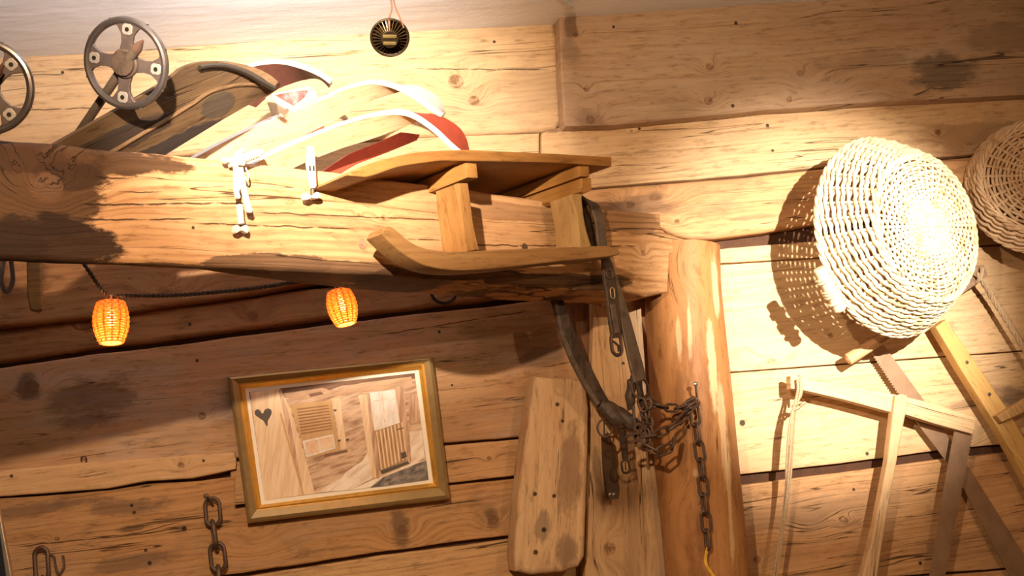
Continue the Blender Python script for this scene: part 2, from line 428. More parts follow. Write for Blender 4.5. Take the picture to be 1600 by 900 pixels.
# top right, proud of the rest
m = wmat(**GRY, stain=(0.16, 0.11, 0.08), stain_amt=0.5, auto=0.25, nails=0.4, crack=0.5, grey=0.3, ring=55, ring_amt=0.4,
         knots=[(P(898, 56, -.05), 0.007), (P(1108, 105, -.05), 0.011), (P(1106, 158, -.05), 0.012), (P(1232, 156, -.05), 0.009), (P(1249, 115, -.05), 0.010), (P(916, 140, -.05), 0.008), (P(922, 188, -.05), 0.012)],
         patches=[(P(890, 80, -.05), 0.025, 0.05, S2, 0.55), (P(1470, 110, -.05), 0.09, 0.055, (0.12, 0.085, 0.065), 0.75), (P(1350, 95, -.05), 0.14, 0.03, S2, 0.4), (P(920, 185, -.05), 0.05, 0.03, S1, 0.55), (P(1560, 60, -.05), 0.12, 0.05, S2, 0.5)],
         holes=[(P(958, 43, -.05), 0.004), (P(1149, 37, -.05), 0.005), (P(1144, 166, -.05), 0.005)])
plank([(870, -60), (1700, -120), (1700, 141), (1600, 149), (1400, 158), (1200, 172), (1050, 187), (960, 196), (884, 198), (880, 190), (876, 120)], -0.055, m, 0.007, 1.0)
# second row
m = wmat(**PALE, stain=(0.32, 0.2, 0.12), stain_amt=0.35, auto=0.35, crack=0.5, ring=70, ring_amt=0.45,
         knots=[(P(1464, 208), 0.009), (P(930, 262), 0.01), (P(985, 205), 0.005)], patches=[(P(865, 205), 0.03, 0.008, DK, 0.6), (P(1530, 215), 0.2, 0.05, (0.34, 0.2, 0.115), 0.7)],
         holes=[(P(998, 202), 0.004), (P(1198, 197), 0.005), (P(1206, 236), 0.004)])
plank([(846, 208), (862, 200), (1050, 189), (1200, 176), (1400, 160), (1700, 140), (1700, 228), (1500, 243), (1290, 260), (1150, 275), (955, 291), (846, 300)], -0.006, m, 0.005, 1.0)
m = wmat(**PALE, stain=(0.32, 0.2, 0.12), stain_amt=0.3, auto=0.2, ring=60, ring_amt=0.4)
plank([(640, 216), (700, 212), (843, 208), (843, 300), (600, 330), (300, 420), (-60, 400), (-60, 290), (300, 245)], -0.004, m, 0.006, 0.6)
# log row right of the beam
m = wmat(**MID, stain=(0.19, 0.11, 0.07), stain_amt=0.6, auto=0.35, crack=0.7, ring=75,
         knots=[(P(1058, 346, -.03), 0.008), (P(985, 320, -.03), 0.012)], patches=[(P(985, 322, -.03), 0.12, 0.03, S1, 0.6), (P(1170, 340, -.03), 0.08, 0.008, S1, 0.5)])
plank([(700, 330), (925, 295), (955, 292), (1150, 277), (1290, 262), (1500, 246), (1700, 230), (1700, 312), (1500, 328), (1270, 350), (1200, 362), (1120, 372), (1085, 374), (1060, 369), (1045, 364), (1036, 356), (1034, 380), (700, 420)], -0.03, m, 0.016, 1.2, steps=4)
# narrow strip and bright wide boards on the right
m = wmat(**PALE, stain=(0.42, 0.27, 0.15), stain_amt=0.3, auto=0.15, crack=0.2, ring=60, ring_amt=0.3)
plank([(1085, 392), (1270, 377), (1700, 335), (1700, 372), (1270, 403), (1085, 414)], 0.0, m, 0.004, 0.6)
m = wmat(**PALE, stain=(0.36, 0.23, 0.13), stain_amt=0.35, auto=0.3, crack=0.3, ring=60, ring_amt=0.4,
         knots=[(P(1298, 524), 0.008)], patches=[(P(1550, 585), 0.03, 0.04, (0.12, 0.08, 0.06), 0.7)])
plank([(1085, 416), (1270, 405), (1700, 374), (1700, 540), (1400, 562), (1140, 581), (1100, 583)], 0.0, m, 0.0025, 0.4)
m = wmat(**PALE, stain=(0.34, 0.22, 0.13), stain_amt=0.4, auto=0.2, crack=0.4, ring=65, ring_amt=0.4,
         patches=[(P(1585, 620), 0.05, 0.035, (0.13, 0.09, 0.065), 0.7), (P(1510, 632), 0.05, 0.012, S2, 0.5)], holes=[(P(1160, 661), 0.008), (P(1355, 709), 0.005)])
plank([(1110, 585), (1140, 583), (1400, 564), (1700, 542), (1700, 682), (1600, 692), (1480, 702), (1330, 722), (1155, 742), (1110, 745)], 0.0, m, 0.003, 0.8)
m = wmat(**MID, stain=(0.22, 0.13, 0.08), stain_amt=0.5, auto=0.35, crack=0.6, ring=75, ring_amt=0.55,
         knots=[(P(1320, 815), 0.009), (P(1182, 874), 0.010)], holes=[(P(1437, 880), 0.005), (P(1333, 765), 0.004)], patches=[(P(1570, 712), 0.05, 0.01, DK, 0.5), (P(1250, 800), 0.2, 0.05, (0.32, 0.19, 0.11), 0.5)])
plank([(1110, 763), (1155, 758), (1330, 736), (1480, 716), (1700, 694), (1700, 876), (1600, 886), (1480, 894), (1110, 925)], -0.004, m, 0.004, 1.2)
m = wmat(**MID, stain=(0.22, 0.13, 0.08), stain_amt=0.5, auto=0.4, ring=75)
plank([(1080, 931), (1480, 898), (1700, 881), (1700, 1130), (700, 1230), (700, 985)], -0.004, m, 0.004, 1.2)
# left side, under the beam
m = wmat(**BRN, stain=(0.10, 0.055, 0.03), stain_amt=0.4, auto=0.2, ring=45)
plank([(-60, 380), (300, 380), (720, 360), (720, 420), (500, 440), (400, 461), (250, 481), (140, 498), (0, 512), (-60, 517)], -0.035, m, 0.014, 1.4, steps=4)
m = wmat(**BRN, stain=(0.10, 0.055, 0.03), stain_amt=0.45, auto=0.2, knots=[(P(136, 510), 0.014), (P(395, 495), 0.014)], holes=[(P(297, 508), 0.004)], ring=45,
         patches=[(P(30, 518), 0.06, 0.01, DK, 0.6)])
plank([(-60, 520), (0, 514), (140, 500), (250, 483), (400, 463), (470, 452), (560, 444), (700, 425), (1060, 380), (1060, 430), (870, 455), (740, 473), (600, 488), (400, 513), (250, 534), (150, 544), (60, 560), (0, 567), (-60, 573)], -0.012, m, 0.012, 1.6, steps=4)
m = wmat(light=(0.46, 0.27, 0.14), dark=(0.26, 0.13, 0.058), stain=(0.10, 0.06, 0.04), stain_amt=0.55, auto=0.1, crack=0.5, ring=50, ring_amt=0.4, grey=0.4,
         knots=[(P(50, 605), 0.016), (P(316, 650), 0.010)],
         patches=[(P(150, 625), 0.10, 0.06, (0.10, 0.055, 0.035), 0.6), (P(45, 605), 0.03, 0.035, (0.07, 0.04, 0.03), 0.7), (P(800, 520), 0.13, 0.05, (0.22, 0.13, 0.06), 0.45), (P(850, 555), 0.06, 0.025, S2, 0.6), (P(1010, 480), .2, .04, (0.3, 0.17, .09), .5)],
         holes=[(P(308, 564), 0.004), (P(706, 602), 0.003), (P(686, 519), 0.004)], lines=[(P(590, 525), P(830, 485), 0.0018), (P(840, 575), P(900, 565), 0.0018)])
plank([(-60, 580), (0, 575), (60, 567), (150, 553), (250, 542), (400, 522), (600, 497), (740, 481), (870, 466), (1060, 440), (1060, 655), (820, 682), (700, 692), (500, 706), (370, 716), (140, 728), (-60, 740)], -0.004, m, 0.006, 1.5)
m = wmat(light=(0.60, 0.38, 0.20), dark=(0.38, 0.21, 0.10), stain=(0.22, 0.12, 0.07), stain_amt=0.5, auto=0.2, crack=0.5, ring=65,
         knots=[(P(283, 727, -.02), 0.008)], holes=[(P(18, 744, -.02), 0.004), (P(318, 720, -.02), 0.0035)], grey=0.2)
plank([(-60, 740), (0, 734), (140, 722), (367, 706), (370, 720), (369, 733), (300, 748), (230, 752), (170, 763), (90, 770), (0, 776), (-60, 780)], -0.022, m, 0.005, 0.9)
m = wmat(**MID, stain=(0.20, 0.12, 0.07), stain_amt=0.4, auto=0.3, knots=[(P(764, 716), 0.006)], crack=0.5)
plank([(360, 722), (500, 712), (700, 696), (820, 685), (1060, 659), (1060, 715), (818, 742), (700, 755), (500, 775), (360, 790)], -0.004, m, 0.004, 0.8)
m = wmat(lines=[(P(20, 855), P(300, 825), 0.0018), (P(180, 840), P(290, 815), 0.0015)], light=(0.50, 0.27, 0.115), dark=(0.24, 0.11, 0.045), stain=(0.12, 0.07, 0.045), stain_amt=0.8, auto=0.4, crack=0.7, ring=70, grey=0.15, mott=(4.5, 8.0),
         knots=[(P(90, 842), 0.006), (P(770, 812), 0.014), (P(628, 828), 0.014)],
         patches=[(P(60, 795), 0.13, 0.015, (0.16, 0.09, 0.055), 0.7), (P(200, 790), 0.10, 0.022, (0.17, 0.10, 0.065), 0.7), (P(205, 825), 0.04, 0.008, DK, 0.7), (P(625, 825), 0.022, 0.045, (0.10, 0.06, 0.04), 0.65), (P(768, 812), 0.02, 0.035, (0.12, 0.07, 0.045), 0.6), (P(215, 875), 0.09, 0.02, (0.16, 0.10, 0.065), 0.6)],
         holes=[(P(206, 790), 0.004), (P(210, 801), 0.004), (P(288, 826), 0.006), (P(228, 860), 0.004), (P(234, 880), 0.005)])
plank([(-60, 784), (0, 779), (90, 773), (170, 766), (230, 756), (300, 752), (368, 745), (368, 795), (500, 778), (700, 758), (818, 746), (1060, 720), (1060, 800), (812, 834), (600, 862), (376, 896), (200, 915), (-60, 940)], -0.006, m, 0.004, 1.2)
m = wmat(light=(0.60, 0.38, 0.19), dark=(0.38, 0.20, 0.09), stain=(0.22, 0.13, 0.08), stain_amt=0.4, auto=0.3, ring=80)
plank([(-60, 946), (200, 921), (376, 902), (600, 868), (812, 840), (1060, 806), (1060, 950), (700, 985), (700, 1230), (-60, 1300)], -0.004, m, 0.004, 1.2)
wall_mats.append(plain('dark_gap', (0.07, 0.028, 0.012), 0.9)); gi = len(wall_mats)-1
def box(mb, lo, hi, mi=0):
    x0, y0, z0 = lo; x1, y1, z1 = hi
    mb.prism([V((x0, y0, z0)), V((x1, y0, z0)), V((x1, y0, z1)), V((x0, y0, z1))], (0, y1-y0, 0), 0, mi)
box(wall, (-1.6, 0.02, 0.0), (3.0, 0.12, 3.0), gi)
lw = wmat(**MID, stain=(0.2, 0.12, 0.07), stain_amt=0.5)
for k in range(5):
    box(wall, (-1.6, -0.004, 0.01+k*0.24), (3.0, 0.04, 0.24+k*0.24), lw)
tag(mk('wall_back', wall, wall_mats, frame=Matrix.Identity(4)), kind='structure')
# ceiling, floor
g = NT('whitewashed_plaster'); x, y, z = g.coords()
n_a = g.noise(g.vec(g.m('MULTIPLY', x, 4), g.m('MULTIPLY', y, 14), z), 1.0, 5, 0.6)
n_b = g.noise(g.vec(x, y, z), 60, 3)
g.put(g.b.inputs['Base Color'], g.mix(g.step(n_a, 0.4, 0.75), (0.80, 0.83, 0.88), (0.72, 0.73, 0.77)))
g.b.inputs['Roughness'].default_value = 0.85
g.bump(g.m('ADD', n_a, g.m('MULTIPLY', n_b, 0.15)), 0.5, 0.008)
PLASTER = g.mat
CZ = P(435, 64, 0).z
mb = MB()
# gently uneven plaster slab
nx, ny = 60, 50
for j in range(ny+1):
    for i in range(nx+1):
        X = -1.6+4.6*i/nx; Yy = 0.1-4.6*j/ny
        mb.v.append(V((X, Yy, CZ + 0.006*noise.noise(V((X*1.5, Yy*2.5, 0))))))
for j in range(ny):
    for i in range(nx):
        a = j*(nx+1)+i; mb.face((a, a+1, a+nx+2, a+nx+1))
b0 = len(mb.v)
mb.v += [V((-1.6, 0.1, CZ+.12)), V((3.0, 0.1, CZ+.12)), V((3.0, -4.5, CZ+.12)), V((-1.6, -4.5, CZ+.12))]
mb.face((b0, b0+1, b0+2, b0+3))
tag(mk('ceiling', mb, PLASTER, frame=Matrix.Identity(4)), kind='structure')
mb = MB()
ridge = cat([P(898, 17, -0.06), P(880, 6, -.2), P(852, -14, -.45), P(825, -40, -.7)], 6)
mb.tube(ridge, 0.014, 10, 0, flat=0.35, up=(0, 0, 1))
tag(mk('trim_1', mb, PLASTER), kind='structure')
mb = MB(); box(mb, (-1.6, -4.5, -0.08), (3.0, 0.12, 0.0))
tag(mk('floor', mb, wood('floor_boards', light=(0.35, 0.2, 0.1), dark=(0.2, 0.1, 0.05), knots=())), kind='structure')

# ------------------------------------------------------------------ roof beam
bf = basis(BD, (0, 0, 1), PB(500, 350))
bark = (0.10, 0.05, 0.025)
def B_(x, y): return PB(x, y, 0)
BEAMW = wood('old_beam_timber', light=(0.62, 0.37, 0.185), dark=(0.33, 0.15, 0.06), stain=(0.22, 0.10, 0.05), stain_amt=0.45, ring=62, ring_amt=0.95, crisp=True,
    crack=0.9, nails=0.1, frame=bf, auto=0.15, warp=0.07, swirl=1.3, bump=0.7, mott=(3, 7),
    lines=[(B_(*a), B_(*b), w_) for a, b, w_ in (((112, 320), (395, 318), 0.0022), ((105, 343), (312, 343), 0.002), ((140, 276), (215, 280), 0.002), ((300, 349), (560, 358), 0.0018), ((395, 332), (720, 345), 0.0015), ((600, 372), (700, 376), 0.0015), ((730, 383), (1000, 385), 0.0018), ((180, 300), (260, 300), 0.0012))],
    knots=[(B_(72, 292), 0.030), (B_(600, 340), 0.006), (B_(1005, 395), 0.008), (B_(560, 335), 0.004)],
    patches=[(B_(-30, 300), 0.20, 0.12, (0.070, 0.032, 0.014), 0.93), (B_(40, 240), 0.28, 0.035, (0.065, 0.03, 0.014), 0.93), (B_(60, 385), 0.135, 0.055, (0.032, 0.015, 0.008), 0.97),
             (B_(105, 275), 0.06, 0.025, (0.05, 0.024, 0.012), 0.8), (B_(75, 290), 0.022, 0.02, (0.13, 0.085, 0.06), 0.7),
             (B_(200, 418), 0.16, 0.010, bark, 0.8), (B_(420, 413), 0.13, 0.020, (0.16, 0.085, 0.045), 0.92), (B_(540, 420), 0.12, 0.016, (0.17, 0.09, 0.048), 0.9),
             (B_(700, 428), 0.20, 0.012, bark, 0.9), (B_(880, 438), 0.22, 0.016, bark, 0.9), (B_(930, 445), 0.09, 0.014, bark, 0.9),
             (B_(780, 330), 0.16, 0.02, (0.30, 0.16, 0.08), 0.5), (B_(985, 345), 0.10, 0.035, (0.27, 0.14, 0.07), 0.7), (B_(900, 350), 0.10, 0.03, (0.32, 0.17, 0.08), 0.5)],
    holes=[(B_(302, 356), 0.003)])
top = [(-90, 208), (0, 218), (85, 224), (150, 231), (320, 245), (415, 256), (520, 268), (590, 278), (700, 291), (840, 311), (930, 324), (985, 330), (1033, 334)]
bot = [(1045, 457), (1010, 464), (980, 456), (950, 456), (870, 451), (760, 441), (640, 432), (530, 427), (400, 421), (200, 412), (0, 405), (-90, 402)]
end = [(1034, 352), (1040, 362), (1060, 370), (1087, 377), (1087, 391), (1060, 395), (1048, 397)]
ol = dense(top+end+bot, 12, 1.6, 5)
mb = MB()
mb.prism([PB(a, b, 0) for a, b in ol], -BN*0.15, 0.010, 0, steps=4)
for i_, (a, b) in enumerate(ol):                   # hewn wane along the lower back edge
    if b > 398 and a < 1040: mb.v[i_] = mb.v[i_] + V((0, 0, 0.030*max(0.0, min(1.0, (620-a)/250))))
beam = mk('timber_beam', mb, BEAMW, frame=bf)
tag(beam, 'massive old hewn timber beam with a big knot, carrying the three sleds', 'beam')
for (px_, py_, r) in ((566, 381, 0.0105), (820, 387, 0.009)):
    mb = MB(); c = PB(px_, py_, 0.0005)
    pts = [c + (BD*math.cos(a)*r + V((0, 0, 1))*math.sin(a)*r*1.15) for a in [2*math.pi*k/20 for k in range(20)]]
    # peg sitting recessed in its drilled hole
    mb.prism([p for p in pts], BN*0.0008, 0, 0)
    mk('peg_hole', mb, plain('peg_hole_dark', (0.10, 0.05, 0.028), 0.9) if r < 0.01 else plain('peg_end_grain', (0.40, 0.22, 0.13), 0.8, scale=80, col2=(0.22, 0.11, 0.06)), beam)
# ------------------------------------------------------------------ posts
def vert_frame(a, b): return basis(V(a)-V(b), V((1, 0, 0)), V(b))
Q3f = vert_frame(P(1085, 395, -.1), P(1105, 900, -.1))
LOGW = wood('debarked_log_timber', light=(0.44, 0.215, 0.085), dark=(0.28, 0.115, 0.036), stain=(0.19, 0.07, 0.024), stain_amt=0.8, ring=26, ring_amt=0.35, crack=0.3, nails=0.5,
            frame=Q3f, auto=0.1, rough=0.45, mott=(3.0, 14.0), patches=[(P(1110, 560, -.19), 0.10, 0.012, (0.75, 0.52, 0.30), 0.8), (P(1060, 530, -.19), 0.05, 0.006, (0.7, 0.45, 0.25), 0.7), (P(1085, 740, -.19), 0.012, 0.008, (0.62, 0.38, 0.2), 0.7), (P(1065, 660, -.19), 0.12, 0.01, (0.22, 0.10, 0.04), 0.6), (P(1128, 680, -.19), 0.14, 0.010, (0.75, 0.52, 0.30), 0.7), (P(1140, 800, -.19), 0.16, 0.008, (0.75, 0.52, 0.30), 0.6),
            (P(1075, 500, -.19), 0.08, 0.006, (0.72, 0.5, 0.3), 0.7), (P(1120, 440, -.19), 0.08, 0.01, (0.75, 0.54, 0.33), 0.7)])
mb = MB()
rows = []; n = 40
ctrs = [((1010, 1122), 388), ((1010, 1124), 450), ((1012, 1131), 520), ((1017, 1139), 600), ((1023, 1148), 700), ((1033, 1158), 800), ((1043, 1168), 905), ((1060, 1190), 1100)]
for (xs, yy) in ctrs:
    a, b = P(xs[0], yy, -0.10), P(xs[1], yy+ -4, -0.10)
    rows.append(((a+b)/2, (b-a).length/2))
path = cat([r[0] for r in rows], 6); rads = [0]*len(path)
for i in range(len(path)):
    t = i/6; k = min(len(rows)-2, int(t)); rads[i] = rows[k][1]*(1-(t-k)) + rows[k+1][1]*(t-k)
base0 = len(mb.v)
mb.tube(path, rads, n, 0, up=(1, 0, 0))
for q in range(base0, len(mb.v)):
    p = mb.v[q]; s_ = noise.noise(V((p.x*14, p.y*14, p.z*3)))*0.005; mb.v[q] = p + V((s_, s_*0.7, 0))
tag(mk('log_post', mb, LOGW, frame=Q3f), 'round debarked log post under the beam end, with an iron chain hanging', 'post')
Q2f = vert_frame(P(960, 470, -.06), P(980, 900, -.06))
mb = MB()
o2 = dense([(925, 440), (1007, 430), (1010, 470), (1018, 560), (1026, 680), (1035, 800), (1044, 910), (1060, 1100), (915, 1100), (914, 900), (917, 700), (922, 640), (926, 520)], 14, 1.0, 9)
mb.prism([P(a, b, -0.065) for a, b in o2], (0, 0.05, 0), 0.006, 0)
tag(mk('timber_board', mb, wood('upright_board_timber', light=(0.56, 0.35, 0.18), dark=(0.36, 0.19, 0.085), stain=(0.20, 0.12, 0.07), stain_amt=0.5, ring=60, frame=Q2f, auto=0.0,
    knots=[(P(952, 857, -.06), 0.016)], patches=[(P(932, 730, -.06), 0.05, 0.012, (0.2, 0.13, 0.08), 0.6)], grey=0.3, holes=[(P(973, 568, -.06), 0.004)]), frame=Q2f),
    'upright weathered board behind the leather harness, left of the round log post', 'board')
Q1f = vert_frame(P(875, 590, -.11), P(860, 900, -.11))
mb = MB()
o1 = dense([(836, 588), (905, 591), (916, 601), (921, 640), (918, 760), (914, 870), (905, 885), (880, 895), (830, 899), (806, 893), (803, 870), (810, 780), (822, 680)], 12, 1.3, 4)
mb.prism([P(a, b, -0.12) for a, b in o1], (0, 0.10, 0), 0.014, 0, steps=4)
tag(mk('timber_offcut', mb, wood('offcut_timber', light=(0.62, 0.41, 0.23), dark=(0.40, 0.22, 0.11), stain=(0.22, 0.12, 0.07), stain_amt=0.5, ring=45, frame=Q1f, auto=0.0, crack=0.8, grey=0.1,
    patches=[(P(893, 730, -.12), 0.12, 0.028, (0.26, 0.145, 0.08), 0.75), (P(888, 860, -.12), 0.04, 0.03, (0.2, 0.12, 0.07), 0.7), (P(848, 820, -.12), 0.03, 0.02, (0.14, 0.1, 0.07), 0.6), (P(880, 650, -.12), 0.03, 0.006, S1, 0.7), (P(812, 740, -.12), 0.08, 0.004, (0.7, 0.5, 0.3), 0.6)],
    holes=[(P(871, 632, -.12), 0.005), (P(879, 658, -.12), 0.004), (P(836, 772, -.12), 0.005), (P(866, 775, -.12), 0.005), (P(837, 863, -.12), 0.006), (P(850, 828, -.12), 0.006)]), frame=Q1f),
    'short thick upright timber offcut with cut top, just right of the picture frame', 'timber')
mb = MB()
mb.prism([P(a, b, -0.03) for a, b in [(893, 455), (922, 452), (925, 640), (921, 900), (913, 900), (915, 640)]], (0, 0.03, 0), 0.002)
tag(mk('timber_batten', mb, wood('dark_batten_timber', light=(0.20, 0.10, 0.05), dark=(0.10, 0.05, 0.025), frame=Q2f), frame=Q2f), 'thin dark upright batten in the gap behind the leather strap', 'batten')

# ------------------------------------------------------------------ sleds
def grain(name, a, b, up=(0, 0, 1), **kw):
    f = basis(V(b)-V(a), up, (V(a)+V(b))/2)
    return wood(name, frame=f, **kw), f
def resample(e, n):
    e = [V(p) for p in e]; L = [0]
    for i in range(1, len(e)): L.append(L[-1]+(e[i]-e[i-1]).length)
    out = []; k = 0
    for j in range(n):
        t = L[-1]*j/(n-1)
        while k < len(L)-2 and L[k+1] < t: k += 1
        out.append(e[k].lerp(e[k+1], min(1, max(0, (t-L[k])/(L[k+1]-L[k])))))
    return out
def runner(name, parent, e1, d1, e2, d2, th, mats, frame, ridge_m=None, n=48):
    A = resample([PB(a, b, d1) for a, b in px2(e1, 8)], n); Bq = resample([PB(a, b, d2) for a, b in px2(e2, 8)], n)
    mb = MB(); mb.sheet(A, Bq, th)
    return mk(name, mb, mats, parent, frame, sharp=40), A, Bq
# white / red sled
S2t = thing('sled', PB(520, 262, -0.05), 'white painted sled with red slats, upside down on the beam, tips curling down', 'sled')
fr = basis(PB(640, 180, 0)-PB(396, 257, 0), (0, 0, 1), PB(500, 210, 0))
SW = wood('pale_sled_wood', light=(0.74, 0.56, 0.36), dark=(0.55, 0.36, 0.19), stain=(0.45, 0.28, 0.15), stain_amt=0.25, ring=60, ring_amt=0.3, frame=fr, auto=0, nails=0.2, crack=0.2)
REDP = plain('red_paint', (0.40, 0.065, 0.035), 0.45, scale=35, col2=(0.30, 0.05, 0.03), bump=0.2)
g = NT('chipped_white_paint'); x, y, z = g.coords()
cn = g.noise(g.vec(g.m('MULTIPLY', x, 14), g.m('MULTIPLY', y, 30), g.m('MULTIPLY', z, 30)), 1.0, 5, 0.7)
g.put(g.b.inputs['Base Color'], g.mix(g.step(cn, 0.60, 0.66), (0.78, 0.74, 0.70), (0.30, 0.13, 0.08))); g.b.inputs['Roughness'].default_value = 0.45
WPAINT = g.mat
runner('runner', S2t, [(300, 300), (340, 284), (396, 257), (425, 241), (475, 219), (525, 199), (575, 184), (612, 179), (637, 182), (657, 192), (680, 209), (702, 230), (722, 247)], -0.015,
       [(370, 322), (400, 298), (460, 262), (525, 235), (575, 219), (617, 204), (650, 190), (668, 186), (690, 191), (710, 203), (722, 220), (728, 244)], -0.05, 0.013, [REDP, SW, WPAINT], fr)
runner('runner', S2t, [(240, 285), (300, 249), (360, 217), (425, 187), (500, 158), (537, 141), (575, 132), (600, 134), (632, 146), (662, 166), (688, 184)], -0.20,
       [(330, 305), (400, 252), (455, 221), (512, 194), (575, 160), (620, 145), (645, 140), (670, 150), (684, 163), (692, 183)], -0.235, 0.013, [WPAINT, SW, WPAINT], fr)
mb = MB(); mb.prism([PB(a, b, -0.14) for a, b in [(470, 290), (545, 240), (600, 218), (627, 206), (657, 210), (652, 219), (600, 240), (560, 255), (500, 290)]], -BN*0.012, 0.002)
mk('seat_slat', mb, REDP, S2t, fr)
mb = MB(); mb.prism([PB(a, b, -0.17) for a, b in [(440, 245), (455, 221), (507, 196), (508, 206), (470, 240)]], -BN*0.012, 0.002)
mk('seat_slat', mb, REDP, S2t, fr)
# dark sled
S1t = thing('sled', PB(200, 232, -0.08), 'dark worn brown sled, upside down on the left of the beam', 'sled')
fr1 = basis(PB(400, 120, 0)-PB(95, 250, 0), (0, 0, 1), PB(250, 180, 0))
DW = wood('dark_sled_wood', light=(0.095, 0.056, 0.028), dark=(0.042, 0.023, 0.011), stain=(0.03, 0.02, 0.016), stain_amt=0.7, ring=40, ring_amt=0.4, frame=fr1, auto=0, crack=0.6, rough=0.5, crisp=True,
          patches=[(PB(300, 215, -.04), 0.13, 0.02, (0.02, 0.016, 0.016), 0.9), (PB(190, 215, -.04), 0.12, 0.02, (0.028, 0.02, 0.018), 0.8), (PB(350, 160, -.04), 0.04, 0.02, (0.035, 0.03, 0.025), 0.7)])
_, A, Bq = runner('runner', S1t, [(30, 256), (95, 221), (165, 182), (255, 130), (285, 107), (312, 98), (350, 98), (385, 108), (412, 123), (428, 136)], -0.03,
       [(190, 285), (262, 240), (340, 192), (385, 166), (410, 152), (432, 141)], -0.075, 0.014, [DW, DW, wood('sled_edge_wood', light=(0.13, 0.075, 0.035), dark=(0.06, 0.033, 0.017), frame=fr1)], fr1)
mb = MB()
mb.tube([a.lerp(b, 0.52)+BN*0.001 for a, b in list(zip(A, Bq))[2:44]], 0.0042, 6, 0)
mk('ridge', mb, wood('ridge_wood', light=(0.17, 0.10, 0.05), dark=(0.08, 0.042, 0.02), frame=fr1), S1t, fr1)
mb = MB()
mb.tube(cat([PB(a, b, -0.022) for a, b in [(312, 106), (330, 103), (355, 104), (385, 114), (410, 128), (428, 138)]], 6), 0.0075, 8, 0, flat=0.6)
mk('metal_strip', mb, plain('dull_metal_strip', (0.04, 0.03, 0.022), 0.5, 0.3), S1t, fr1)
runner('runner', S1t, [(330, 145), (385, 110), (405, 102), (440, 100), (475, 109), (500, 120), (515, 131)], -0.26,
       [(400, 168), (430, 142), (455, 131), (480, 124), (497, 124), (507, 130), (514, 138)], -0.33, 0.012, [plain('pale_chipped_paint', (0.62, 0.52, 0.42), 0.5), plain('shaded_brown_underside', (0.14, 0.05, 0.035), 0.5), WPAINT], fr1)  # far runner: shade on its underside is put into the dark brown colour
mb = MB(); mb.prism([PB(a, b, -0.20) for a, b in [(426, 146), (484, 134), (494, 141), (498, 155), (440, 186)]], -BN*0.03, 0.003)
xb = mk('crossbar', mb, SW, S1t, fr1)
mb = MB(); mb.prism([PB(a, b, -0.198) for a, b in [(429, 148), (470, 141), (482, 141), (476, 152), (459, 165)]], -BN*0.003, 0.001)
mk('painted_notch', mb, plain('dark_red_paint', (0.22, 0.05, 0.045), 0.5, scale=30, col2=(0.5, 0.3, 0.28)), xb, fr1)
# brown upright sled
OW = dict(light=(0.37, 0.18, 0.052), dark=(0.20, 0.085, 0.024), stain=(0.13, 0.055, 0.02), stain_amt=0.35, ring=50, ring_amt=0.5, auto=0, crack=0.15, nails=0.0, rough=0.38, bump=0.2)
S3t = thing('sled', PB(800, 405, 0.10), 'varnished brown wooden sled standing over the right half of the beam, runner hanging in front', 'sled')
OWm, fs = grain('varnished_sled_wood', PB(600, 240, .1), PB(955, 250, .1), **OW)
OWc, fc = grain('varnished_crossbar_wood', BN*0.1, BN*-0.1, **OW)
DF = 0.12
mb = MB()
so = px2([(541, 274), (565, 260), (598, 249), (655, 237), (728, 233.5)], 4) + [(850, 239), (956, 245), (956, 260), (858, 254), (748, 252)] + px2([(690, 251), (627, 260), (590, 272), (572, 277)], 4)
mb.prism([PB(a, b, DF) for a, b in so], -BN*0.33, 0.003)
mk('seat', mb, OWm, S3t, fs)
def bar(pts, L, name='crossbar'):
    mb = MB(); mb.prism([PB(a, b, DF+0.01) for a, b in pts], -BN*L, 0.003, steps=2); mk(name, mb, OWc, S3t, basis(-BN, (0, 0, 1), PB(*pts[0], DF)))
bar([(729, 254), (745, 255.5), (747.5, 278), (730, 277.5)], 0.34)
bar([(905, 259), (920.5, 259.5), (922, 276), (906, 276)], 0.34)
bar([(909, 278), (924, 278), (925, 297), (913, 302.5), (908, 299)], 0.34)
OWl, _ = grain('sled_leg_wood', PB(725, 290, .1), PB(740, 390, .1), up=(1, 0, 0), **{**OW, 'light': (0.40, 0.20, 0.065)})
OWl2, _ = grain('pale_sled_leg_wood', PB(905, 308, .1), PB(915, 385, .1), up=(1, 0, 0), **{**OW, 'light': (0.46, 0.29, 0.12), 'dark': (0.32, 0.18, 0.07)})
def leg(pts, m_, a, b):
    mb = MB(); mb.prism([PB(x_, y_, DF) for x_, y_ in pts], -BN*0.075, 0.002)
    mk('leg', mb, m_, S3t, basis(V(PB(*b, .1))-V(PB(*a, .1)), (1, 0, 0), PB(*a, .1)))
leg([(716, 286), (731, 286)] + px2([(732, 290), (736, 320), (739, 345), (744, 370), (749, 390)], 3) + [(729, 393)] + px2([(726, 370), (723, 345), (719, 318), (717, 292)], 3), OWl, (724, 290), (739, 390))
leg([(895, 303), (910, 303)] + px2([(909, 310), (911, 330), (914, 350), (919, 370), (924, 385)], 3) + [(906, 388)] + px2([(905, 370), (903, 345), (899, 325), (896, 310)], 3), OWl2, (902, 305), (915, 386))
mb = MB()
ro = px2([(596, 366), (602, 356), (614, 355.5), (635, 373), (656, 385), (684, 391), (716, 393), (800, 389), (880, 386), (953, 383.5)], 4) + px2([(965, 388), (963, 399), (887, 407), (800, 417), (742, 422), (702, 422), (664, 415), (635, 400), (612, 382)], 4)
mb.prism([PB(a, b, DF) for a, b in ro], -BN*0.05, 0.003)
RW, fr3 = grain('worn_runner_wood', PB(700, 405, .1), PB(950, 395, .1), **{**OW, 'light': (0.33, 0.18, 0.07), 'stain': (0.10, 0.055, 0.03), 'stain_amt': 0.6})
mk('runner', mb, RW, S3t, fr3)

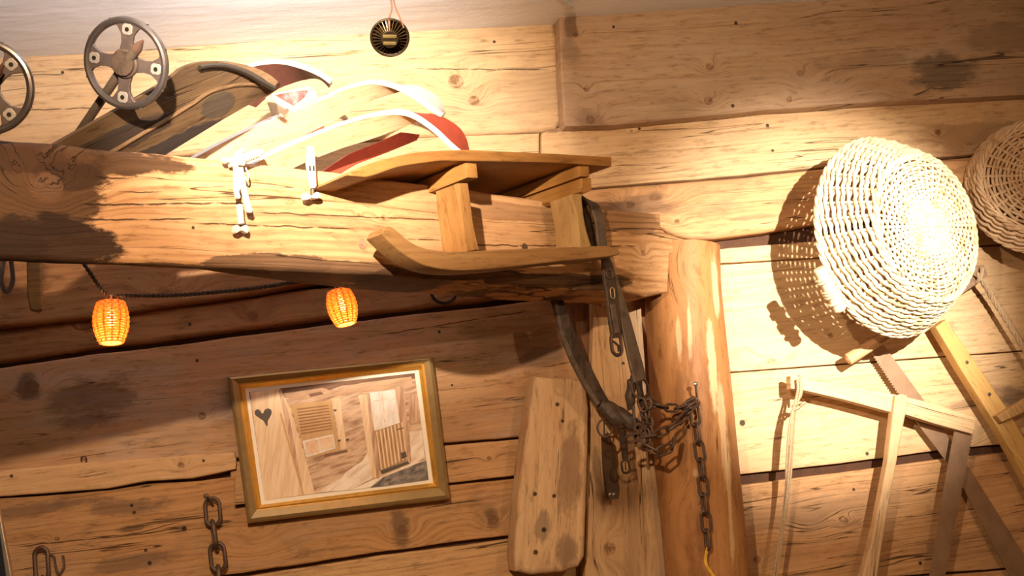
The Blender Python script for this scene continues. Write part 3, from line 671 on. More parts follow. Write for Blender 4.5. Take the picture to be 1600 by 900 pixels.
# ------------------------------------------------------------------ ski poles
def ski_pole(center, rpx, d_ring, foot, d_foot, tip, d_tip, label, rot, yawd):
    C = PB(*center, d_ring)
    t = thing('ski_pole', PB(*foot, d_foot), label, 'ski pole', 'old ski poles with metal ring baskets')
    R = (PB(center[0], center[1]-rpx, d_ring)-C).length
    toward = (CAM-C).normalized()
    nn = (Matrix.Rotation(math.radians(yawd), 3, 'Z') @ toward).normalized()
    u = (CU - nn*CU.dot(nn)).normalized(); u = Matrix.Rotation(math.radians(rot), 3, nn) @ u; r_ = u.cross(nn)
    mb = MB()
    mb.tube([C+(u*math.cos(a)+r_*math.sin(a))*R*0.93 for a in [2*math.pi*k/64 for k in range(64)]], R*0.085, 10, closed=True, up=nn)
    ring = mk('basket_ring', mb, STEEL, t)
    for k in range(4):
        a0 = k*math.pi/2; uu = u*math.cos(a0)+r_*math.sin(a0); vv = u*-math.sin(a0)+r_*math.cos(a0)
        mb = MB(); prof = [(0.0, 0.20), (0.25, 0.17), (0.45, 0.13), (0.62, 0.15), (0.76, 0.24), (0.88, 0.42), (0.92, 0.47)]
        pts = [C+uu*x_*R+vv*y_*R for x_, y_ in prof] + [C+uu*x_*R-vv*y_*R for x_, y_ in reversed(prof)]
        mb.prism([p+nn*0.003 for p in pts], -nn*0.006, 0.001)
        sp = mk('spoke', mb, plain('brown_steel_spoke', (0.12, 0.085, 0.075), 0.5, 0.5) if k == 0 else bpy.data.materials['brown_steel_spoke'], t)
        mb = MB(); q = C+uu*0.74*R+nn*0.005
        mb.prism([q+uu*a_*R*0.12+vv*b_*R*0.12 for a_, b_ in ((-1, -.6), (-.6, -1), (.6, -1), (1, -.6), (1, .6), (.6, 1), (-.6, 1), (-1, .6))], -nn*0.003, 0.001)
        hole = [q+nn*0.0008+(uu*math.cos(a)+vv*math.sin(a))*R*0.05 for a in [2*math.pi*j/10 for j in range(10)]]
        mb.prism(hole, -nn*0.002, 0, 1)
        mk('rivet_plate', mb, [plain('light_steel_plate', (0.36, 0.31, 0.27), 0.5, 0.4) if 'light_steel_plate' not in bpy.data.materials else bpy.data.materials['light_steel_plate'], BLACK], sp)
    mb = MB()
    mb.tube([C-nn*0.012, C+nn*0.014], R*0.26, 14, up=u); mb.tube([C+nn*0.004+(u*math.cos(a)+r_*math.sin(a))*R*0.27 for a in [2*math.pi*k/24 for k in range(24)]], R*0.06, 8, closed=True, up=nn)
    mk('hub', mb, LEATHER, t)
    F_, T_ = PB(*foot, d_foot), PB(*tip, d_tip)
    mb = MB(); sr = R*0.095
    mb.tube([F_, F_.lerp(C, 0.5), C, C.lerp(T_, 0.62)], [sr*1.15, sr*1.1, sr*1.15, sr*1.2], 12)
    mk('shaft', mb, plain('grey_brown_shaft', (0.16, 0.115, 0.085), 0.5, 0.2) if 'grey_brown_shaft' not in bpy.data.materials else bpy.data.materials['grey_brown_shaft'], t)
    mb = MB(); mb.tube([C.lerp(T_, 0.60), C.lerp(T_, 0.7), T_], [sr*1.3, sr*1.1, sr*0.2], 10)
    mk('tip', mb, plain('brown_tip', (0.13, 0.07, 0.05), 0.5) if 'brown_tip' not in bpy.data.materials else bpy.data.materials['brown_tip'], t)
ski_pole((197, 99), 67, 0.05, (112, 225), -0.22, (224, 62), 0.12, 'old ski pole with complete round metal ring basket, leaning up beside the dark sled', -12, -32)
ski_pole((-23, 136), 70, 0.05, (-90, 260), -0.22, (6, 100), 0.12, 'ski pole with ring basket cut off by the left edge of the photo', -50, -18)

# ------------------------------------------------------------------ white clamps on the beam
def clampA():
    t = thing('clamp', PB(375, 300, 0.01), 'white metal clamp with a ribbed screw and long hanging arms, clipped over the beam edge', 'clamp', 'white metal clamps on the beam')
    q = lambda a, b, d=0.03: PB(a, b, d)
    # scale of the zoom (origin 300,220, factor 0.2)
    mb = MB(); mb.tube([q(380, 249), q(395, 242), q(409, 237)], 0.0055, 10)
    for k in range(7):
        c = q(380, 248).lerp(q(402, 240), k/6); d = (q(402, 240)-q(380, 248)).normalized()
        mb.tube([c-d*0.0012, c+d*0.0012], 0.0095, 12)
    mk('screw', mb, WHITEMET, t)
    mb = MB(); mb.prism([q(a, b) for a, b in [(363, 250), (372, 246), (381, 240), (386, 252), (382, 259), (374, 258), (366, 258)]], -BN*0.02, 0.002)
    mb.tube([q(351, 251, .02), q(364, 250, .02)], 0.005, 10); mb.ball(q(351, 251, .02), 0.0065)
    mb.tube([q(371, 243, .02), q(378, 237, .0)], 0.007, 10)
    mk('bracket', mb, WHITEMET, t)
    for pts, w0 in (([(368, 256), (369, 275), (369, 295), (371, 307)], 0.010), ([(375, 262), (379, 285), (385, 312), (389, 328)], 0.0125)):
        mb = MB(); mb.ribbon(cat([q(a, b) for a, b in pts], 5), w0, 0.004, BN); mb.tube([q(*pts[-1])+BN*-0.003, q(*pts[-1])+BN*0.003], w0*0.5, 12)
        mk('arm', mb, WHITEMET, t)
    mb = MB(); mb.tube(cat([q(372, 262), q(366, 272), q(366, 290), q(371, 303), q(374, 290), q(372, 275)], 5), 0.0018, 6)
    mb.tube(cat([q(384, 262), q(388, 275), q(386, 282), q(382, 275)], 5), 0.0015, 6)
    mk('wire_spring', mb, WHITEMET, t)
    mb = MB(); mb.tube([q(374, 320, .02), q(376, 340, .02), q(377, 350, .02)], 0.0065, 10); mk('rod', mb, WHITEMET, t)
    mb = MB()
    mb.prism([q(a, b, .025) for a, b in px2([(366, 357), (370, 351), (377, 355), (384, 351), (389, 356), (387, 364), (378, 360), (369, 364)], 3, True)], -BN*0.01, 0.0006)
    mk('foot', mb, WHITEMET, t)
def clampB():
    t = thing('clamp', PB(486, 280, 0.01), 'small white metal clamp with a slotted plate and winged foot, under the white sled', 'clamp', 'white metal clamps on the beam')
    q = lambda a, b, d=0.03: PB(a, b, d)
    mb = MB(); mb.prism([q(a, b, .028) for a, b in [(480, 253), (493, 253), (495, 290), (493, 294), (486, 294), (484, 275), (481, 262)]], -BN*0.006, 0.0015); mk('plate', mb, WHITEMET, t)
    mb = MB()
    for x_ in (484.5, 490.5): mb.prism([q(a, b, .0292) for a, b in [(x_-1, 259), (x_+1, 259), (x_+1.2, 267), (x_-0.8, 267)]], -BN*0.001, 0)
    mk('slot', mb, BLACK, t)
    mb = MB(); mb.tube([q(488, 292, .02), q(488.5, 304, .02)], 0.0045, 10); mk('rod', mb, IRON, t)
    mb = MB(); mb.prism([q(a, b, .028) for a, b in px2([(475, 303), (480, 301), (487, 306), (494, 300), (500, 302), (501, 308), (494, 310), (487, 309), (481, 312), (476, 311)], 3, True)], -BN*0.01, 0.0006)
    mk('foot', mb, WHITEMET, t)
    mb = MB(); mb.prism([q(a, b, .005) for a, b in [(481, 228), (491, 228), (493, 254), (480, 254)]], -BN*0.004, 0.001); mk('upper_plate', mb, WHITEMET, t)
clampA(); clampB()

# ------------------------------------------------------------------ hanging round lamp
LC = P(609, 60, -1.8)
lt = thing('hanging_lamp', LC, 'small round bronze finned lamp hanging from the ceiling on two thin wires', 'lamp')
nn = ((CAM-LC).normalized() + V((-0.05, 0, -0.30))).normalized()
lu = (CU-nn*CU.dot(nn)).normalized(); lr = lu.cross(nn)
R = (P(609, 31, -1.8)-LC).length
circ = lambda r, off, n=48: [LC+nn*off+(lu*math.cos(2*math.pi*k/n)+lr*math.sin(2*math.pi*k/n))*r for k in range(n)]
BRZ = plain('dark_bronze', (0.06, 0.042, 0.028), 0.4, 0.6)
mb = MB(); mb.tube(circ(R*0.95, -0.0036), R*0.07, 8, closed=True, up=nn); mb.prism(circ(R*0.9, -0.0063), -nn*0.002, 0); mk('rim', mb, BRZ, lt)
mb = MB()
mb.prism(circ(R*0.46, 0.0055), -nn*0.014, 0.001)
mk('core', mb, BRZ, lt)
FINM = plain('pale_brass_fin', (0.24, 0.17, 0.09), 0.3, 0.8)
for k in range(28):
    a = 2*math.pi*k/28; dr = lu*math.cos(a)+lr*math.sin(a); tn = dr.cross(nn)
    mb = MB(); mb.prism([LC+dr*R*0.46+nn*0.0036-tn*0.0003, LC+dr*R*0.92-nn*0.0027-tn*0.0003, LC+dr*R*0.92-nn*0.0063-tn*0.0003, LC+dr*R*0.46-nn*0.0063-tn*0.0003], tn*0.0006, 0)
    mk('fin', mb, FINM, lt)
mb = MB()
for s_, w_ in ((0.16, 0.35), (-0.20, 0.33)):
    c = LC+lu*R*s_+nn*0.0065
    mb.prism([c+lr*R*x_*w_+lu*R*y_*0.09 for x_, y_ in ((-1, -1), (1, -1), (1, 1), (-1, 1))], -nn*0.003, 0.0005)
mk('terminal_block', mb, plain('olive_terminal', (0.16, 0.13, 0.05), 0.5), lt)
for pts in ([(610, -8), (611.5, 5), (612, 15), (609, 25), (607, 33), (606, 46)], [(614, -8), (616, 5), (620, 16), (625, 28), (629, 38), (631, 44)]):
    mb = MB(); mb.tube(cat([P(a, b, -1.81) for a, b in pts], 5), 0.0009, 6)
    # wires run on up to the ceiling
    p0 = P(*pts[0], -1.81); mb.tube([p0, V((p0.x-0.002, p0.y, CZ+0.005))], 0.0009, 6)
    mk('wire', mb, WIRE, lt)

# ------------------------------------------------------------------ rattan lampshades and their cord
def rattan_shade(top_px, bot_px, wpx, Y, label, power):
    T, Bt = P(*top_px, Y), P(*bot_px, Y-0.01)
    ax = (Bt-T).normalized(); H = (Bt-T).length; k = (P(top_px[0]+wpx/2, top_px[1], Y)-T).length
    t = thing('lampshade', T, label, 'lampshade', 'rattan lampshades on the light string')
    e1 = ax.orthogonal().normalized(); e2 = ax.cross(e1)
    prof = lambda s: k*(0.62+0.38*math.sin(math.pi*min(1, 0.12+s*0.86))**0.9)
    RAT = bpy.data.materials.get('orange_rattan')
    if RAT is None:
        g = NT('orange_rattan'); g.b.inputs['Base Color'].default_value = (0.80, 0.42, 0.14, 1); g.b.inputs['Roughness'].default_value = 0.5
        tr = g.n('ShaderNodeBsdfTranslucent'); tr.inputs[0].default_value = (0.95, 0.60, 0.25, 1)
        mx = g.n('ShaderNodeMixShader'); mx.inputs[0].default_value = 0.55
        out = g.t.nodes['Material Output']
        g.t.links.new(g.b.outputs[0], mx.inputs[1]); g.t.links.new(tr.outputs[0], mx.inputs[2]); g.t.links.new(mx.outputs[0], out.inputs['Surface'])
        RAT = g.mat
    mb = MB(); nr = 17; ns = 13
    for j in range(nr):
        s = j/(nr-1); c = T+ax*H*s; r = prof(s)
        mb.tube([c+(e1*math.cos(a)+e2*math.sin(a))*(r+0.0011*math.cos(ns*a+math.pi*j)) for a in [2*math.pi*q/78 for q in range(78)]], H/nr*0.50, 6, closed=True, up=ax)
    mk('woven_shade', mb, RAT, t)
    mb = MB()
    for q in range(ns):
        a = 2*math.pi*q/ns
        mb.tube([T+ax*H*s+(e1*math.cos(a)+e2*math.sin(a))*prof(s)*1.02 for s in [i/10 for i in range(11)]], 0.0016, 5)
    mk('ribs', mb, RAT, t)
    mb = MB(); mb.tube([T-ax*0.018, T-ax*0.004, T+ax*0.01], 0.005, 10); mk('socket', mb, plain('pale_socket', (0.7, 0.45, 0.25), 0.5) if 'pale_socket' not in bpy.data.materials else bpy.data.materials['pale_socket'], t)
    mb = MB(); mb.tube(cat([T+ax*0.008, T+ax*0.02, T+ax*H*0.45, T+ax*H*0.62], 4), [0.004, 0.004, 0.005, 0.006, 0.007, 0.008, 0.009, 0.009, 0.009, 0.008, 0.007, 0.004, 0.001], 10)
    mk('bulb', mb, plain('glowing_bulb', (1, 0.7, 0.4), 0.3, emit=(1.0, 0.62, 0.25), power=power) if 'glowing_bulb' not in bpy.data.materials else bpy.data.materials['glowing_bulb'], t)
    pl = bpy.data.lights.new('shade_light', 'POINT'); po = bpy.data.objects.new('shade_light', pl); COL.objects.link(po)
    pl.energy = 0.8; pl.color = (1.0, 0.58, 0.25); pl.shadow_soft_size = 0.012; po.location = T+ax*H*0.80
    return T, ax
T1, a1 = rattan_shade((173, 474), (174, 535), 54, -0.40, 'upright glowing orange rattan lampshade at the left, hanging on the twisted cord', 30)
T2, a2 = rattan_shade((529, 456), (541, 506), 44, -0.33, 'tilted orange rattan lampshade hanging just under the middle of the beam', 30)
ct = thing('light_cord', P(174, 470, -0.40), 'dark twisted textile cord strung under the beam between the rattan lampshades', 'cord')
def twisted(parent, pts, r=0.0028, pitch=0.02):
    path = resample(pts, max(30, int(sum((pts[i+1]-pts[i]).length for i in range(len(pts)-1))/0.0035)))
    for ph in (0, math.pi):
        q = []; L = 0
        for i, p in enumerate(path):
            if i: L += (p-path[i-1]).length
            t = (path[min(len(path)-1, i+1)]-path[max(0, i-1)]).normalized(); u = t.orthogonal().normalized()
            u = (V((0, 0, 1))-t*t.z).normalized(); b = t.cross(u); a = L/pitch*2*math.pi+ph
            q.append(p+(u*math.cos(a)+b*math.sin(a))*r*0.9)
        mb = MB(); mb.tube(q, r, 5); mk('strand', mb, CORDM, parent)
twisted(ct, cat([P(128, 408, -.46), P(140, 425, -.45), P(158, 452, -.42), P(173, 468, -.40), P(182, 463, -.40), P(205, 462, -.38), P(260, 462, -.36), P(320, 458, -.35), P(400, 450, -.34), P(460, 441, -.34), P(512, 438, -.34), P(528, 452, -.335)], 6))

# ------------------------------------------------------------------ iron ring, hung wooden things at the far left
mb = MB(); c = P(693, 455, -0.18); mb.tube([c+V((math.cos(a)*0.031, 0.006*math.sin(a), math.sin(a)*0.031)) for a in [2*math.pi*k/32 for k in range(32)]], 0.0045, 8, closed=True, up=(0, 1, 0))
tag(mk('iron_ring', mb, BLACK), 'black iron ring hanging half hidden below the beam underside', 'ring')
mb = MB(); mb.ribbon(cat([P(6, 405, -.3), P(2, 432, -.3), P(4, 448, -.3), P(10, 456, -.3), P(16, 450, -.3), P(20, 435, -.3), P(17, 405, -.3)], 6), 0.010, 0.003, (0, -1, 0))
tag(mk('leather_loop', mb, LEATHER), 'dark leather loop hanging below the beam at the far left', 'strap')
mb = MB(); mb.prism([P(a, b, -.3) for a, b in [(41, 405), (62, 405), (65, 483), (58, 487), (47, 484), (42, 462)]], (0, 0.02, 0), 0.004)
tag(mk('hanging_wooden_slat', mb, wood('dark_slat', light=(0.25, 0.14, 0.05), dark=(0.14, 0.07, 0.03))), 'dim wooden slat hanging below the beam near the left edge', 'slat')
# steel glass edge lower left
ft = thing('glass_cabinet_edge', P(5, 900, -0.5), 'shiny steel and dark glass cabinet corner at the lower left edge', 'cabinet')
mb = MB(); mb.prism([P(a, b, -.5) for a, b in [(-14, 700), (-6, 770), (19, 905), (34, 1000), (26, 1000), (9, 905), (-6, 800), (-18, 740)]], (0, 0.02, 0), 0.002)
mk('steel_profile', mb, plain('bright_steel', (0.7, 0.68, 0.66), 0.25, 0.95), ft)
mb = MB(); mb.prism([P(a, b, -.5) for a, b in [(-80, 700), (-18, 740), (-6, 800), (9, 905), (26, 1000), (-80, 1000)]], (0, 0.01, 0), 0.001)
mk('pane', mb, plain('dark_glass', (0.02, 0.025, 0.035), 0.1), ft)

# ------------------------------------------------------------------ chains
def chain_links(parent, path, n, L, W, r, mat, tilt0=0.2, nrm=V((0, -1, 0))):
    pts = resample(path, 200); tot = sum((pts[i+1]-pts[i]).length for i in range(199))
    for i in range(n):
        s = (i+0.5)/n*199; k = int(s); c = pts[k]; d = (pts[min(199, k+6)]-pts[max(0, k-6)]).normalized()
        a = tilt0+(math.radians(70) if i % 2 else 0)
        b = Matrix.Rotation(a, 3, d) @ (nrm-d*nrm.dot(d)).normalized()
        mb = MB(); mb.link(c, d, b, L, W, r); mk('link', mb, mat, parent)
c1 = thing('iron_chain', P(325, 780, -.02), 'rusty iron chain with large links hanging on a nail below the picture', 'chain')
chain_links(c1, [P(331, 783, -.03), P(334, 830, -.035), P(340, 870, -.035), P(343, 960, -.035)], 5, 0.066, 0.036, 0.0052, IRON)
mb = MB(); mb.tube([P(334, 792, 0.0), P(329, 784, -.03), P(322, 775, -.05)], 0.003, 8); mb.ball(P(322, 775, -.05), 0.0065, sc=(1, .5, 1)); mk('nail', mb, IRON, c1)
c2 = thing('iron_chain', P(64, 862, -.02), 'dim rusty iron chain end at the lower left, beside the cabinet edge', 'chain')
chain_links(c2, [P(64, 858, -.03), P(66, 905, -.03), P(68, 950, -.03)], 2, 0.075, 0.032, 0.0055, IRON)
mb = MB(); mb.tube(cat([P(76, 866, -.012), P(84, 870, -.012), P(87, 885, -.012), P(92, 898, -.012), P(100, 885, -.012), P(98, 868, -.012)], 5), 0.003, 6); mk('hook', mb, IRON, c2)
mb = MB(); mb.tube(cat([P(128, 722, 0), P(127, 716, -.02), P(131, 713, -.025), P(135, 717, -.02), P(134, 725, 0)], 5), 0.002, 6)
tag(mk('wire_staple', mb, IRON), 'tiny bent iron staple above the pale thin board, left of the picture', 'staple')

# ------------------------------------------------------------------ leather harness
ht = thing('harness', PB(950, 400, 0.05), 'black leather horse harness with buckles and rings, hanging over the right end of the beam', 'harness')
def strap(pts, w_, mat=LEATHER, name='strap', th=0.006, nrm=None, n=5):
    path = cat(pts, n); ww = w_
    if isinstance(w_, (list, tuple)):
        ww = []
        for i in range(len(path)):
            t = i/n; k = min(len(w_)-2, int(t)); ww.append(w_[k]*(1-(t-k))+w_[k+1]*(t-k))
    mb = MB(); mb.ribbon(path, ww, th, nrm or V((0.2, -1, 0.05))); return mk(name, mb, mat, ht)
q = lambda a, b, Y: P(a, b, Y)
YB = -0.29
fbn = BN
strap([PB(905, 330, -.05), PB(906, 316, -0.02), PB(916, 313, .015), PB(928, 322, .04), PB(937, 345, .045), PB(940, 375, .045), PB(944, 400, .05)], [0.03, 0.03, 0.03, 0.034, 0.034, 0.032, 0.030], LEATHER2, nrm=BN)
strap([PB(912, 322, .008), PB(918, 340, .02), PB(926, 370, .025), PB(934, 400, .03)], [0.02, 0.02, 0.018, 0.018], LEATHER, nrm=BN)
strap([PB(944, 398, .05), PB(950, 415, .05), PB(962, 450, .05), PB(974, 490, .06), PB(984, 530, .06), PB(994, 570, .06), PB(1000, 594, .06)], [0.026, 0.03, 0.03, 0.034, 0.04, 0.046, 0.044], LEATHER2, nrm=BN, th=0.007)
strap([PB(945, 402, .062), PB(950, 430, .062), PB(956, 470, .066), PB(961, 510, .068), PB(964, 528, .068)], [0.02, 0.034, 0.036, 0.036, 0.03], LEATHER, nrm=BN, th=0.008)
strap([PB(957, 476, .075), PB(961, 500, .075), PB(965, 520, .075)], [0.016, 0.016, 0.014], LEATHER2, nrm=BN, th=0.004)
mb = MB(); mb.link(PB(963, 538, .07), PB(963, 530, .07)-PB(965, 552, .07), BN, 0.052, 0.034, 0.0045); mb.tube([PB(958, 533, .078), PB(966, 540, .078), PB(967, 549, .074)], 0.003, 6); mk('buckle', mb, IRON, ht)
mb = MB(); mb.link(PB(957, 458, .074), PB(957, 452, .07)-PB(958, 464, .07), BN, 0.026, 0.014, 0.0014); mk('keeper', mb, plain('pale_brass', (0.55, 0.45, 0.3), 0.4, 0.5), ht)
mb = MB(); mb.tube([PB(952, 428, .068)+(BD*math.cos(a)+V((0, 0, 1))*math.sin(a))*0.011 for a in [2*math.pi*k/20 for k in range(20)]], 0.003, 6, closed=True, up=BN); mk('rivet_ring', mb, IRON, ht)
# strap under the beam
strap([q(862, 452, -.24), q(874, 480, -.24), q(886, 520, -.23), q(903, 560, -.22), q(922, 598, -.21), q(940, 628, -.20), q(948, 640, -.20)], [0.026, 0.034, 0.042, 0.042, 0.042, 0.038, 0.034], LEATHER)
strap([q(868, 470, -.25), q(876, 515, -.245), q(893, 560, -.235), q(912, 597, -.225), q(934, 632, -.215)], [0.010, 0.012, 0.012, 0.012, 0.010], LEATHER2, th=0.008)
# wrapped joints
def lump(pts, r, mat, name):
    mb = MB(); path = cat([q(*p) for p in pts], 5)
    rr = [r*(0.75+0.35*math.sin(math.pi*i/(len(path)-1))) for i in range(len(path))]
    mb.tube(path, rr, 10, up=(0, -1, 0), flat=0.7)
    for i in range(len(mb.v)):
        p = mb.v[i]; mb.v[i] = p+noise.noise_vector(p*45)*0.004
    return mk(name, mb, mat, ht)
lump([(938, 632, -.21), (952, 640, -.21), (962, 652, -.215), (972, 662, -.215)], 0.020, LEATHER, 'knotted_leather')
lump([(958, 640, -.215), (972, 650, -.215), (988, 662, -.22), (998, 668, -.22)], 0.017, LEATHER, 'knotted_leather')
lump([(984, 592, -.25), (987, 605, -.25), (984, 625, -.25), (986, 640, -.245)], 0.0125, LEATHER, 'knotted_leather')
lump([(990, 583, -.262), (996, 590, -.262), (1003, 594, -.262)], 0.016, LEATHER2, 'knotted_leather')
strap([q(997, 590, -.262), q(1000, 610, -.26), q(1006, 640, -.25), q(1012, 668, -.245), q(1016, 690, -.24)], [0.02, 0.016, 0.015, 0.015, 0.012], LEATHER)
strap([q(989, 610, -.255), q(990, 640, -.25), q(992, 670, -.245), q(994, 698, -.24)], [0.007, 0.007, 0.009, 0.006], LEATHER2, th=0.004)
def iring(c, rx, rz, r, Y, name='ring', tilt=0.0, mat=IRON):
    mb = MB(); C = q(*c, Y)
    mb.tube([C+V((math.cos(a)*rx, math.sin(a)*tilt*rx, math.sin(a)*rz)) for a in [2*math.pi*k/28 for k in range(28)]], r, 7, closed=True, up=(0, 1, 0)); mk(name, mb, mat, ht)
iring((945, 669), 0.019, 0.021, 0.0028, -.20)
mb = MB(); mb.tube([q(944, 655, -.205), q(944, 683, -.19)], 0.002, 6); mk('ring_pin', mb, IRON, ht)
iring((1000, 606), 0.021, 0.026, 0.0035, -.265, tilt=0.3)
iring((1008, 645), 0.010, 0.015, 0.004, -.262)
iring((998, 669), 0.011, 0.009, 0.005, -.25, tilt=0.3)
iring((1012, 630), 0.008, 0.012, 0.007, -.262)
iring((1012, 660), 0.012, 0.014, 0.0055, -.25)
# tongues
strap([q(946, 680, -.16), q(950, 705, -.13), q(953, 735, -.115), q(957, 765, -.11), q(958, 780, -.11)], [0.022, 0.034, 0.038, 0.040, 0.028], plain('brown_tongue_leather', (0.10, 0.055, 0.028), 0.55, scale=50, bump=0.5), 'leather_tongue', th=0.008)
mb = MB()
for x_ in (953, 959): mb.prism([q(a, b, -.118) for a, b in [(x_-1.8, 771), (x_+1.6, 770), (x_+1.6, 773), (x_-1.8, 774)]], (0, 0.003, 0), 0)
mk('stitch', mb, MATW, ht)
strap([q(972, 668, -.20), q(975, 690, -.19), q(977, 712, -.185), q(978, 720, -.185)], [0.02, 0.018, 0.017, 0.013], LEATHER)
mb = MB(); mb.link(q(977.5, 729, -.185), V((0, 0, 1)), (0, -1, 0), 0.032, 0.020, 0.003); mb.tube([q(977, 722, -.19), q(978, 735, -.19)], 0.0018, 6); mk('buckle', mb, IRON, ht)
# ------------------------------------------------------------------ chain on the log post
c3 = thing('iron_chain', q(1088, 605, -.22), 'rusty looped iron chain hanging on a nail in the round log post', 'chain')
chain_links(c3, cat([q(1010, 622, -.265), q(1024, 632, -.262), q(1045, 637, -.26), q(1066, 636, -.25), q(1086, 628, -.24)], 6), 5, 0.036, 0.018, 0.0034, IRON)
chain_links(c3, cat([q(980, 686, -.255), q(1000, 682, -.26), q(1025, 678, -.265), q(1048, 668, -.26), q(1070, 650, -.25), q(1086, 632, -.235)], 6), 6, 0.042, 0.022, 0.0036, IRON, 0.6)
chain_links(c3, cat([q(1008, 672, -.262), q(1012, 698, -.27), q(1030, 705, -.275), q(1050, 696, -.27), q(1055, 680, -.262)], 6), 4, 0.044, 0.022, 0.0034, IRON, 0.1)
chain_links(c3, cat([q(1000, 622, -.27), q(1006, 640, -.27), q(1012, 664, -.265), q(1015, 688, -.262)], 6), 3, 0.034, 0.018, 0.0036, IRON, 0.5)
chain_links(c3, cat([q(1086, 628, -.235), q(1078, 632, -.24), q(1072, 636, -.24)], 6), 2, 0.036, 0.024, 0.0036, IRON, 0.3)
chain_links(c3, cat([q(1084, 636, -.222), q(1088, 670, -.222), q(1094, 715, -.222), q(1099, 770, -.222), q(1103, 820, -.222), q(1106, 858, -.222)], 6), 8, 0.050, 0.022, 0.0037, IRON, 0.25)
mb = MB(); mb.tube([q(1089, 622, -.21), q(1088, 612, -.235), q(1087, 600, -.24)], 0.003, 8); mb.ball(q(1087, 600, -.24), 0.006, sc=(1, .6, 1)); mk('nail', mb, plain('shiny_nail', (0.4, 0.35, 0.3), 0.3, 0.8), c3)
mb = MB(); mb.ribbon(cat([q(1106, 856, -.222), q(1103, 868, -.225), q(1103, 880, -.226), q(1108, 890, -.225), q(1112, 896, -.225), q(1118, 905, -.225)], 5), 0.008, 0.002, [V((0.5*math.sin(i*0.4), -1, 0)) for i in range(26)])
tag(mk('ribbon', mb, YEL), 'short yellow ribbon tied to the end of the chain on the log post', 'ribbon')

# ------------------------------------------------------------------ framed picture
YP = -0.045
ptg = thing('framed_picture', P(530, 690, YP), 'framed painting of a farmhouse porch with heart door, in a bronze and gold frame', 'picture')
def Z(a, b): return (340+a*0.3223, 540+b*0.3223)
def ring_quads(mb, A, B, Ya, Yb, mi=0):
    ids = [len(mb.v)+k for k in range(8)]; mb.v += [P(*a, Ya) for a in A]+[P(*b, Yb) for b in B]
    for k in range(4): mb.face((ids[k], ids[(k+1) % 4], ids[4+(k+1) % 4], ids[4+k]), mi)
def lerpq(A, B, t): return [(a[0]*(1-t)+b[0]*t, a[1]*(1-t)+b[1]*t) for a, b in zip(A, B)]
O_ = [Z(50, 150), Z(1045, 55), Z(1128, 745), Z(145, 862)]
I1 = [Z(103, 185), Z(995, 88), Z(1070, 688), Z(190, 795)]
I2 = [Z(133, 208), Z(975, 118), Z(1045, 665), Z(212, 772)]
I3 = [Z(152, 225), Z(955, 133), Z(1023, 650), Z(228, 750)]
mb = MB()
ring_quads(mb, O_, O_, -0.002, YP+0.008); ring_quads(mb, O_, lerpq(O_, I1, .12), YP+0.008, YP-0.004); ring_quads(mb, lerpq(O_, I1, .12), lerpq(O_, I1, .35), YP-0.004, YP-0.008)
ring_quads(mb, lerpq(O_, I1, .35), lerpq(O_, I1, .85), YP-0.008, YP-0.001); ring_quads(mb, lerpq(O_, I1, .85), I1, YP-0.001, YP+0.002); ring_quads(mb, I1, I1, YP+0.002, -0.004)
mk('frame', mb, BRONZE, ptg, sharp=25)
mb = MB(); ring_quads(mb, I1, lerpq(I1, I2, .3), YP+0.002, YP-0.002); ring_quads(mb, lerpq(I1, I2, .3), I2, YP-0.002, YP+0.008); ring_quads(mb, I2, I2, YP+0.008, YP+.02)
mk('gold_inner_edge', mb, GOLD, ptg, sharp=25)
mb = MB(); mb.prism([P(*p, YP+0.009) for p in lerpq(I2, I1, .1)], (0, 0.003, 0), 0); mk('mount', mb, MATW, ptg)
mb = MB(); pm = []
def paintmat(name, c, c2, ang=0, sc=(6, 60), w_=0.6):
    g = NT(name); x, y, z = g.coords(); ca, sa = math.cos(math.radians(ang)), math.sin(math.radians(ang))
    u = g.m('ADD', g.m('MULTIPLY', x, ca), g.m('MULTIPLY', z, sa)); v = g.m('SUBTRACT', g.m('MULTIPLY', z, ca), g.m('MULTIPLY', x, sa))
    n = g.noise(g.vec(g.m('MULTIPLY', u, sc[0]), y, g.m('MULTIPLY', v, sc[1])), 1.0, 5, 0.65)
    g.put(g.b.inputs['Base Color'], g.mix(g.m('MULTIPLY', g.step(n, 0.38, 0.66), w_), c, c2)); g.b.inputs['Roughness'].default_value = 0.65
    pm.append(g.mat); return len(pm)-1
lay = [0]
def pp(pts, mi):
    lay[0] += 1; yy = YP+0.0085-0.00008*lay[0]
    mb.prism([P(*Z(a, b), yy) for a, b in pts], (0, 0.0006, 0), 0, mi)
p_base = paintmat('painted_logs', (0.70, 0.50, 0.35), (0.26, 0.11, 0.055), 12, (12, 75), 0.85)
p_door = paintmat('painted_pale_boards', (0.84, 0.66, 0.46), (0.64, 0.40, 0.22), 78, (7, 90), 0.7)
p_dark = paintmat('painted_dark_eave', (0.14, 0.07, 0.04), (0.28, 0.14, 0.08), 5, (10, 60))
p_eave = paintmat('painted_eave_board', (0.60, 0.40, 0.25), (0.34, 0.18, 0.10), 8, (10, 80))
p_shut = paintmat('painted_shutter', (0.60, 0.38, 0.18), (0.48, 0.27, 0.11), 80, (8, 50))
p_slat = paintmat('painted_louvre', (0.28, 0.13, 0.06), (0.40, 0.2, 0.1), 5, (8, 50))
p_glow = paintmat('painted_window_glow', (0.80, 0.62, 0.44), (0.66, 0.28, 0.14), 40, (30, 30), 0.7)
p_wht = paintmat('painted_white', (0.86, 0.80, 0.76), (0.62, 0.54, 0.50), 85, (20, 70), 0.6)
p_post = paintmat('painted_post', (0.66, 0.44, 0.30), (0.36, 0.18, 0.11), 82, (8, 100), 0.9)
p_grey = paintmat('painted_grey_ground', (0.09, 0.08, 0.08), (0.42, 0.34, 0.30), 20, (40, 90), 0.7)
